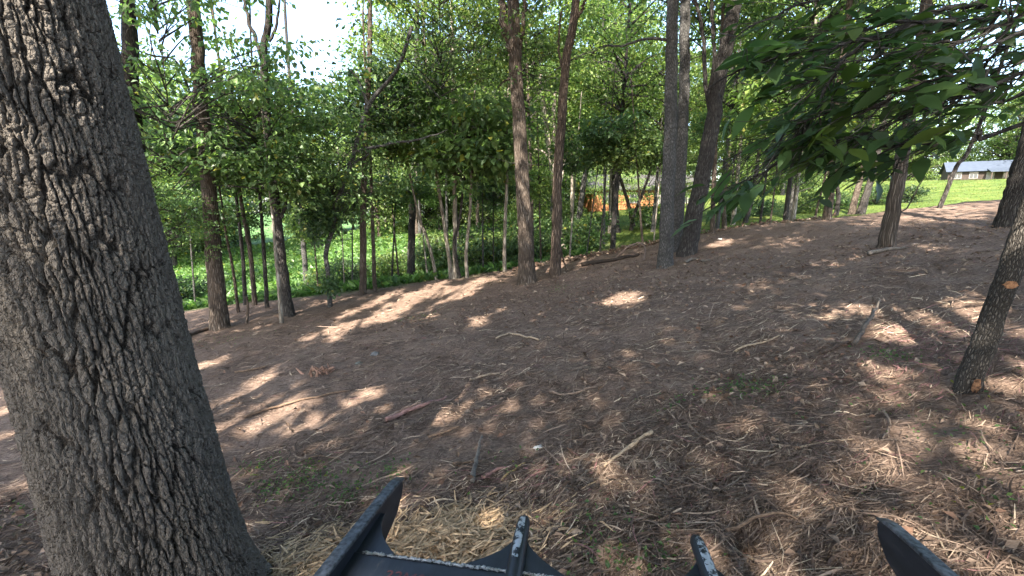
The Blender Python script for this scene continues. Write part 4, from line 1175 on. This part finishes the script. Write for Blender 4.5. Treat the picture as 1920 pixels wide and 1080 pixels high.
# ---------------------------------------------------------------- tree leaning in from the right: limbs and big near leaves
def leaf_mesh(name, seed, L=1.0):
    """ovate leaf, folded on its midrib and drooping at the tip; unit length along +X"""
    rng_ = np.random.default_rng(seed)
    xs = np.array([0, .12, .3, .5, .7, .87, 1.0]); hw = np.array([.015, .11, .19, .205, .155, .075, .004])
    droop = -0.22 * xs ** 2 * rng_.uniform(.5, 1.6); fold = rng_.uniform(.12, .3)
    v = []
    for x, h, z in zip(xs, hw, droop):
        wv = 0.02 * math.sin(x * 14 + seed)
        v += [[x, -h, z + h * fold + wv], [x, 0, z], [x, h, z + h * fold - wv]]
    q = []
    for i in range(len(xs) - 1):
        a = 3 * i
        q += [[a, a + 3, a + 4, a + 1], [a + 1, a + 4, a + 5, a + 2]]
    return np.array(v), np.array(q)
BIGLEAF = []
for k in range(6):
    v, q = leaf_mesh('leaf', 20 + k)
    c = np.array([[.045, .085, .032], [.055, .10, .034], [.07, .12, .032], [.048, .09, .042], [.10, .15, .034], [.075, .11, .065]][k])
    BIGLEAF.append((v, q, c))

def overhang():
    rng_ = np.random.default_rng(12)
    bx, by = 3.9, 1.5
    bz = hz(bx, by)
    base = np.array([bx, by, bz])
    e = empty('overhanging_tree', base, 'tree beyond the right edge whose dark leafy boughs hang into the top right corner', 'tree')
    v, fs, uv, P, rr = trunk_mesh([[0, 0, -.25], [0, 0, 0], [.05, .1, 2.0], [.2, -.2, 7.0]], .17, .09, 'dark', 5, 14, 30)
    obj('trunk', make_mesh('trunk', v, fs, BARK['dark'], uv, smooth=True), e)
    def pz(a, b2, z):
        return np.array([0, 0, CAMZ]) + ray(a, b2) * z
    limbs = [
        ([(1930, -40, 2.0), (1847, 0, 2.0), (1767, 17, 2.0), (1700, 37, 2.0), (1633, 50, 2.1), (1560, 60, 2.15), (1470, 90, 2.2)], .017, .004, 3.5),
        ([(1960, 5, 1.8), (1867, 30, 1.8), (1783, 42, 1.8), (1717, 43, 1.8), (1633, 75, 1.75), (1533, 92, 1.7), (1450, 110, 1.65), (1383, 133, 1.6), (1330, 165, 1.55)], .010, .003, 3.4),
        ([(1717, 43, 1.8), (1620, 80, 1.8), (1565, 133, 1.85), (1540, 187, 1.9), (1513, 233, 1.95), (1480, 270, 2.0), (1430, 330, 2.05), (1400, 380, 2.1)], .009, .003, None),
        ([(1960, 215, 1.9), (1833, 250, 1.9), (1767, 263, 1.95), (1690, 272, 2.0), (1583, 273, 2.1), (1480, 300, 2.2), (1390, 345, 2.25), (1310, 400, 2.3)], .011, .003, 2.6),
        ([(1960, 40, 2.2), (1883, 87, 2.2), (1833, 140, 2.25), (1790, 195, 2.3), (1740, 240, 2.35), (1690, 300, 2.4), (1640, 365, 2.45)], .009, .003, 3.2),
        ([(1960, 110, 1.5), (1850, 130, 1.55), (1750, 150, 1.6), (1650, 190, 1.7), (1540, 215, 1.8), (1440, 260, 1.9), (1340, 310, 2.0)], .008, .002, 3.0),
        ([(1960, -120, 2.3), (1800, -70, 2.3), (1650, -30, 2.3), (1530, 0, 2.2), (1430, 40, 2.1), (1370, 70, 2.0)], .013, .003, 3.8),
        ([(1990, -30, 2.6), (1880, 20, 2.6), (1780, 70, 2.6), (1690, 110, 2.6), (1600, 160, 2.6), (1520, 215, 2.6)], .011, .003, 3.6),
        ([(1990, 80, 2.4), (1900, 115, 2.4), (1820, 150, 2.4), (1740, 185, 2.4), (1660, 235, 2.4), (1580, 300, 2.4)], .010, .003, 3.1),
        ([(1990, 140, 1.7), (1900, 155, 1.7), (1820, 170, 1.7), (1740, 200, 1.75), (1650, 240, 1.8), (1560, 265, 1.85)], .007, .002, 2.9),
        ([(1990, 20, 1.5), (1900, 40, 1.5), (1800, 75, 1.55), (1700, 95, 1.6), (1600, 120, 1.65), (1500, 165, 1.7)], .007, .002, 3.2),
        ([(1960, 150, 2.8), (1830, 180, 2.9), (1700, 190, 3.0), (1580, 220, 3.0), (1470, 250, 3.1), (1400, 300, 3.1)], .013, .004, 3.2),
    ]
    twigs = []
    for (pp, r0, r1, h0) in limbs:
        q = [pz(*p) for p in pp]
        if h0 is not None:
            q = [base + np.array([.1, 0, h0 - bz * 0.2])] + q
        S = spline(q, 34)
        S[2:] += rng_.normal(size=(32, 3)) * .006
        v, fs, uv = tube(S - base, np.linspace(r0, r1, 34), 7, .15, 3)
        obj('limb', make_mesh('limb', v, fs, BARK['dark'], uv, smooth=True), e)
        for i in range(5, 34):
            for _ in range(3):
                if rng_.random() < .62:
                    t = S[i] - S[i - 1]; t /= np.linalg.norm(t)
                    d = t * .9 + rng_.normal(size=3) * np.array([.4, .6, .3]) + [-.25, 0, -.08]
                    d /= np.linalg.norm(d)
                    twigs.append((S[i], d, rng_.uniform(.16, .42)))
    def outside(p):
        rel = p - [0, 0, CAMZ]; zc = max(rel[1] * CP - rel[2] * SP, .05)
        u = rel[0] / zc * FPX + 960; w = 540 - (rel[2] * CP + rel[1] * SP) / zc * FPX
        return u < np.interp(w, [0, 100, 200, 300, 350, 420], [1320, 1330, 1345, 1365, 1310, 1275]) or (u < 1950 and w > 15 + np.interp(u, [1290, 1500, 1640, 1750, 1920], [415, 400, 360, 285, 225]))
    mb = MB(); leaves = []
    for (p0, d, ln) in twigs:
        p1 = p0 + d * ln + np.array([0, 0, -.04 * ln / .3])
        S = spline([p0, (p0 + p1) / 2 + rng_.normal(size=3) * .02, p1], 6)
        if np.linalg.norm(S[-1] - [0, 0, CAMZ]) < 0.95: continue
        if outside(S[-1]): continue
        v, fs, uv = tube(S - base, np.linspace(.0026, .0009, 6), 5)
        mb.add(v, fs, uv)
        for k in range(2, 6):
            for s in (-1, 1):
                if rng_.random() < .6: continue
                side = np.cross(d, [0, 0, 1.0]); side /= np.linalg.norm(side) + 1e-6
                ld = d * .7 + side * s * .75 + rng_.normal(size=3) * .22 + [0, 0, -.06]
                leaves.append((S[k], ld / np.linalg.norm(ld), rng_.uniform(.06, .15)))
    tag(obj('twig', mb.mesh('twig', BARK['dark'], True), e), kind='stuff')
    # orient and split: the 300 leaves nearest the eye singly, the rest joined
    info = []
    for (p0, ld, L) in leaves:
        r = np.linalg.norm(p0 - [0, 0, CAMZ])
        if r < 0.9: continue
        rel = p0 - [0, 0, CAMZ]
        zc = rel[1] * CP - rel[2] * SP
        u = rel[0] / max(zc, .05) * FPX + 960; w = 540 - (rel[2] * CP + rel[1] * SP) / max(zc, .05) * FPX
        vis = zc > 0 and -50 < w < 1100 and u < 1960
        lim_l = np.interp(w, [0, 100, 200, 300, 350, 420], [1375, 1390, 1425, 1415, 1340, 1295])
        lim_b = np.interp(u, [1290, 1500, 1640, 1750, 1920], [415, 400, 360, 285, 225])
        if vis and (u < 1270 or w > 430 or (u < lim_l and rng_.random() < .7) or (w > lim_b and rng_.random() < .88)): continue
        if vis and float(fbm(np.array([u / 95.0]), np.array([w / 48.0 + u / 190.0]), 67, 2)[0]) < 0.41: continue
        info.append((r if vis else r + 50, p0, ld, L))
    info.sort(key=lambda t: t[0])
    meshes = [make_mesh('leaf', v, q, M_NEAR, col=np.tile(c, (len(v), 1)), smooth=True) for (v, q, c) in BIGLEAF]
    mb = MB()
    for i, (r, p0, ld, L) in enumerate(info):
        x = Vector(ld); up = Vector((rng_.normal() * .3, rng_.normal() * .3 + .05, 1.0))
        y = up.cross(x).normalized(); z = x.cross(y).normalized()
        k = int(rng_.choice(6, p=[.25, .25, .15, .2, .1, .05]))
        if i < 300:
            o = obj('leaf', meshes[k], e)
            from mathutils import Matrix
            m_ = Matrix((x, y, z)).transposed().to_4x4()
            m_.translation = Vector(p0 - base)
            o.matrix_local = m_ @ Matrix.Scale(L, 4)
        else:
            v, q, c = BIGLEAF[k]
            vv = (p0 - base) + (v[:, :1] * np.array(x) + v[:, 1:2] * np.array(y) + v[:, 2:] * np.array(z)) * L
            mb.add(vv, q, None, c)
    fo = obj('foliage', mb.mesh('foliage', M_NEAR, True), e); fo['kind'] = 'stuff'
    print('overhang leaves', len(info))
    add_crown(e, 'mid1', (0.3, -0.4, 6.5), rng_, 1.0)
overhang()

# ---------------------------------------------------------------- black loader bucket at the bottom edge
def mat_steel(name):
    """black paint, scuffed to bare steel on its edges of wear"""
    m, nt, nd, lk = new_mat(name)
    tc = N(nd, 'ShaderNodeTexCoord')
    mp = N(nd, 'ShaderNodeMapping'); mp.inputs['Scale'].default_value = (30, 9, 30)
    lk.new(tc.outputs['Object'], mp.inputs[0])
    n1 = N(nd, 'ShaderNodeTexNoise', i_Scale=1.0, i_Detail=7.0, i_Roughness=0.75)
    n2 = N(nd, 'ShaderNodeTexNoise', i_Scale=14.0, i_Detail=5.0)
    lk.new(mp.outputs[0], n1.inputs['Vector']); lk.new(tc.outputs['Object'], n2.inputs['Vector'])
    r = ramp(nd, [(0.35, (0.007, 0.0085, 0.012)), (0.6, (0.016, 0.019, 0.026)), (0.74, (0.075, 0.064, 0.05))])
    lk.new(n1.outputs[0], r.inputs[0])
    p = N(nd, 'ShaderNodeBsdfPrincipled')
    rr = N(nd, 'ShaderNodeMapRange', i_3=0.32, i_4=0.6); lk.new(n2.outputs[0], rr.inputs[0]); lk.new(rr.outputs[0], p.inputs['Roughness'])
    lk.new(r.outputs[0], p.inputs['Base Color'])
    b = N(nd, 'ShaderNodeBump', i_Strength=0.25, i_Distance=0.003); lk.new(n1.outputs[0], b.inputs['Height']); lk.new(b.outputs[0], p.inputs['Normal'])
    o = N(nd, 'ShaderNodeOutputMaterial'); lk.new(p.outputs[0], o.inputs[0])
    return m

def mat_worn(name, lo=0.47, hi=0.53, sc=42.0):
    m, nt, nd, lk = new_mat(name)
    tc = N(nd, 'ShaderNodeTexCoord')
    n1 = N(nd, 'ShaderNodeTexNoise', i_Scale=sc, i_Detail=6.0, i_Roughness=0.7)
    lk.new(tc.outputs['Object'], n1.inputs['Vector'])
    r = ramp(nd, [(lo, (0.016, 0.018, 0.022)), (hi, (0.42, 0.44, 0.46))])
    lk.new(n1.outputs[0], r.inputs[0])
    p = N(nd, 'ShaderNodeBsdfPrincipled', i_Roughness=0.45, i_Metallic=0.25)
    lk.new(r.outputs[0], p.inputs['Base Color'])
    b = N(nd, 'ShaderNodeBump', i_Strength=0.4, i_Distance=0.003); lk.new(n1.outputs[0], b.inputs['Height']); lk.new(b.outputs[0], p.inputs['Normal'])
    o = N(nd, 'ShaderNodeOutputMaterial'); lk.new(p.outputs[0], o.inputs[0])
    return m
M_STEEL = mat_steel('black_painted_steel')
M_WORN = mat_worn('worn_steel')
M_SCUFF = mat_simple('scuffed_steel', (0.06, 0.064, 0.072), 0.45, 0.2, var=0.9, scale=70, spec=0.5, bump=0.6)
M_WELD = mat_worn('weld_bead', 0.38, 0.48, 90.0)
M_PAINT = mat_simple('red_marker', (0.16, 0.06, 0.06), 0.7, var=0.3, scale=60)

def prism(outline, thick, axis_u, axis_v, org, bev=0.0):
    """extrude a closed 2-D outline (u,v) by +-thick/2 along u x v"""
    o = np.asarray(outline, float); n = len(o)
    au, av = np.asarray(axis_u, float), np.asarray(axis_v, float)
    w = np.cross(au, av); w /= np.linalg.norm(w)
    P = np.asarray(org, float) + o[:, :1] * au + o[:, 1:2] * av
    a, b = P - w * thick / 2, P + w * thick / 2
    v = np.vstack([a, b])
    q = np.array([[i, (i + 1) % n, n + (i + 1) % n, n + i] for i in range(n)])
    me_f = [q]
    return v, q, [list(range(n))[::-1], list(range(n, 2 * n))]

def prism_obj(name, parent, outline, thick, au, av, org, mat, bevel=0.003):
    v, q, caps = prism(outline, thick, au, av, org)
    me = bpy.data.meshes.new(name)
    me.from_pydata([tuple(x) for x in v], [], [tuple(map(int, x)) for x in q] + [tuple(c) for c in caps])
    me.update(); me.materials.append(mat)
    o = obj(name, me, parent)
    md = o.modifiers.new('bevel', 'BEVEL'); md.width = bevel; md.segments = 2; md.limit_method = 'ANGLE'
    return o

def bucket():
    D = 0.95                                     # below the lens
    zb = CAMZ - D
    def onp(px, py, z=zb):
        d = ray(px, py); return np.array([0, 0, CAMZ]) + d * ((z - CAMZ) / d[2])
    yaw = math.radians(-9.0)                      # the bucket faces a little to the right
    X = np.array([math.cos(yaw), math.sin(yaw), 0]); Y = np.array([-math.sin(yaw), math.cos(yaw), 0]); Zu = np.array([0, 0, 1.0])
    org = onp(690, 1037)                          # left end of the weld line on the floor plate
    e = empty('loader_bucket', org, 'black steel toothed loader bucket jutting in at the bottom edge', 'bucket')
    e.rotation_euler = (0, 0, yaw)
    def loc(p):                                   # world -> bucket axes
        d = np.asarray(p) - org
        return np.array([d @ X, d @ Y, d[2]])
    ltip, rtip = loc(onp(766, 897)), loc(onp(1657, 972))
    t2, t3 = loc(onp(984, 968)), loc(onp(1303, 1004))
    lb, rb_ = loc(onp(628, 1080)), loc(onp(1735, 1080))
    xl, xr = -0.045, rtip[0] - 0.01
    ux, uy, uz = np.eye(3)
    # floor plate with its front edge, running back out of the frame
    def yfront(x): return 0.0
    prism_obj('floor_plate', e, [[xl, -0.62], [xr, -0.62], [xr, 0.0], [xl, 0.0]], 0.02, ux, uy, [0, 0, -0.01], M_STEEL)
    prism_obj('edge_plate', e, [[xl + .02, -0.03], [xr - .02, -0.03], [xr - .02, 0.012], [xl + .02, 0.012]], 0.03, ux, uy, [0, 0, -0.037], M_STEEL)
    prism_obj('back_plate', e, [[xl, 0], [xr, 0], [xr, .34], [xl, .34]], 0.02, ux, uz, [0, -0.61, 0], M_STEEL)
    # weld bead along the front edge
    rng_ = np.random.default_rng(4)
    xs = np.linspace(xl + .03, xr - .03, 420)
    S = np.stack([xs, rng_.normal(size=420) * .0012 - 0.001, np.full(420, .002) + rng_.normal(size=420) * .0008], 1)
    v, fs, uv = tube(S, .0042 + rng_.uniform(-.0014, .0014, 420), 6)
    obj('weld_bead', make_mesh('weld_bead', v, fs, M_WELD, smooth=True), e)
    # side plates: upright, pointed and curving down to the floor
    def side(x, tipy, s, label):
        H = 0.16
        out = [[-0.62, -0.12], [-0.62, .16], [-0.5, .13], [-0.2, .055], [tipy - .16, .022], [tipy - .045, 0.008], [tipy - .006, -.004], [tipy, -.022], [tipy - .012, -.055], [tipy - .06, -.095], [tipy - .16, -.125], [0.0, -.14], [-.2, -.14]]
        p = prism_obj('side_plate', e, out, 0.026, uy, uz, [x, 0, 0], M_STEEL, .004)
        p['label'] = label
        top = [[-0.5, .142], [-0.2, .067], [tipy - .16, .034], [tipy - .045, 0.020], [tipy - .002, .004], [tipy - .006, -.003], [tipy - .045, 0.0085], [tipy - .16, .0225], [-0.2, .0555], [-0.5, .1305]]
        st = prism_obj('edge_strip', e, top, 0.034, uy, uz, [x - s * .004, 0, 0], M_SCUFF, .003)
        st['label'] = 'scuffed grey top edge of the side plate'
        # stiffening bars on the outer face
        for (za, zb_, th) in ((-.012, .012, .012),):
            bar = [[-.55, .12], [-.2, .035], [tipy - .3, .012], [tipy - .3, -.012], [-.2, .008], [-.55, .09]]
            prism_obj('stiffener', e, bar, th, uy, uz, [x + s * .017, 0, 0], M_STEEL, .003)
    side(xl - 0.006, ltip[1], -1, 'pointed left side plate')
    side(xr + 0.006, rtip[1], 1, 'pointed right side plate')
    # curved gussets: flat webs lying in the floor plane that sweep up each tooth
    def gusset(x0, w0, ytip, one=0):
        L_, R_ = [], []
        for t in np.linspace(0, 1, 12):
            y = ytip * t
            w = w0 * (1 - t) ** 2.0 + .012
            L_.append([x0 - w, y]); R_.append([x0 + w, y])
        if one > 0: pts = [[x0 - .002, 0.002]] + [[x0 - .002, ytip]] + R_[::-1]
        elif one < 0: pts = L_[:1] + L_[1:] + [[x0 + .002, ytip], [x0 + .002, .002]]
        else: pts = L_ + R_[::-1]
        pts = np.array(pts); pts[:, 1] = pts[:, 1] + .0015
        return prism_obj('gusset', e, pts, 0.014, ux, uy, [0, 0, -0.012], M_STEEL, .002)
    gusset(xl + .008, .115, .16, 1)
    gusset(xr - .008, .115, .16, -1)
    n_t = []
    for k, (x0, yt) in enumerate([(t2[0], t2[1]), (t3[0], t3[1])]):
        gusset(x0, .15, yt * .72)
        # round-nosed tooth, worn bright on top
        ys = np.array([-.14, -.06, .0, yt * .45, yt - .05, yt - .016, yt - .004, yt])
        rr = np.array([.021, .022, .022, .0215, .0205, .018, .012, .003])
        S = np.stack([np.full(8, x0), ys, np.array([.006, .007, .008, .006, .0, -.004, -.006, -.008])], 1)
        v, fs, uv = tube(S, rr, 18)
        obj('tooth', make_mesh('tooth', v, fs, M_STEEL, smooth=True), e)
        # the worn strip along its crest
        a = np.linspace(-.75 + .25 * k, .35 + .35 * k, 9)
        yy = np.linspace(.02, yt - .012, 20); R = np.interp(yy, ys, rr) + .0012; zc = np.interp(yy, ys, S[:, 2])
        wv = np.sin(np.linspace(.25, 2.95, 20)) ** .5
        v = np.stack([x0 + np.sin(a)[None, :] * R[:, None] * (.4 + .6 * wv[:, None]), yy[:, None] + 0 * a[None, :], zc[:, None] + np.sqrt(np.maximum(R[:, None] ** 2 - (np.sin(a)[None, :] * R[:, None] * (.4 + .6 * wv[:, None])) ** 2, 0))], -1).reshape(-1, 3)
        i, j = np.meshgrid(np.arange(19), np.arange(8), indexing='ij')
        q = np.stack([i * 9 + j, i * 9 + j + 1, (i + 1) * 9 + j + 1, (i + 1) * 9 + j], -1).reshape(-1, 4)
        obj('worn_strip', make_mesh('worn_strip', v, q, M_WORN, smooth=True), e)
    # hand-written number on the floor plate
    cu = bpy.data.curves.new('lettering', 'FONT')
    cu.body = '22M0027'; cu.size = .046; cu.shear = .25; cu.space_character = 1.05; cu.extrude = .0004
    tmp = bpy.data.objects.new('lettering_curve', cu); COL.objects.link(tmp)
    bpy.context.view_layer.update()
    me = bpy.data.meshes.new_from_object(tmp.evaluated_get(bpy.context.evaluated_depsgraph_get()))
    bpy.data.objects.remove(tmp)
    me.materials.clear(); me.materials.append(M_PAINT)
    lt = loc(onp(716, 1080))
    o = obj('lettering', me, e, (lt[0], lt[1] - .012, .0008)); o['label'] = 'faded red hand-painted number'
    # lift arms carrying the bucket, and the machine's stub axle they pivot on, below and behind the frame
    for s in (.28, .72):
        xa = xl + (xr - xl) * s
        arm = [[-.64, .22], [-.64, .02], [-1.05, -.42], [-1.6, -.62], [-1.6, -.45], [-1.12, -.26]]
        prism_obj('lift_arm', e, arm, .07, uy, uz, [xa, 0, 0], M_STEEL, .006)
    prism_obj('chassis', e, [[-1.3, -.55], [-2.1, -.55], [-2.1, -.85], [-1.3, -.85]], .6, uy, uz, [(xl + xr) / 2, 0, 0], M_STEEL, .02)
    for s in (.16, .84):
        xa = xl + (xr - xl) * s
        c = []
        for t in np.linspace(0, 2 * math.pi, 24, endpoint=False):
            c.append([-1.6 + (.35 if math.cos(t) > 0 else -.35) + .2 * math.cos(t), -.72 + .2 * math.sin(t)])
        gz = hz(*(org + X * xa - Y * 1.6)[:2]) - org[2]
        prism_obj('track', e, np.array(c) + [0, gz + .72 + .2], .22, uy, uz, [xa, 0, 0], M_STEEL, .02)
bucket()
print('objects', len(bpy.data.objects), 'tris', sum(len(m.loops) - 2 * len(m.polygons) for m in bpy.data.meshes))
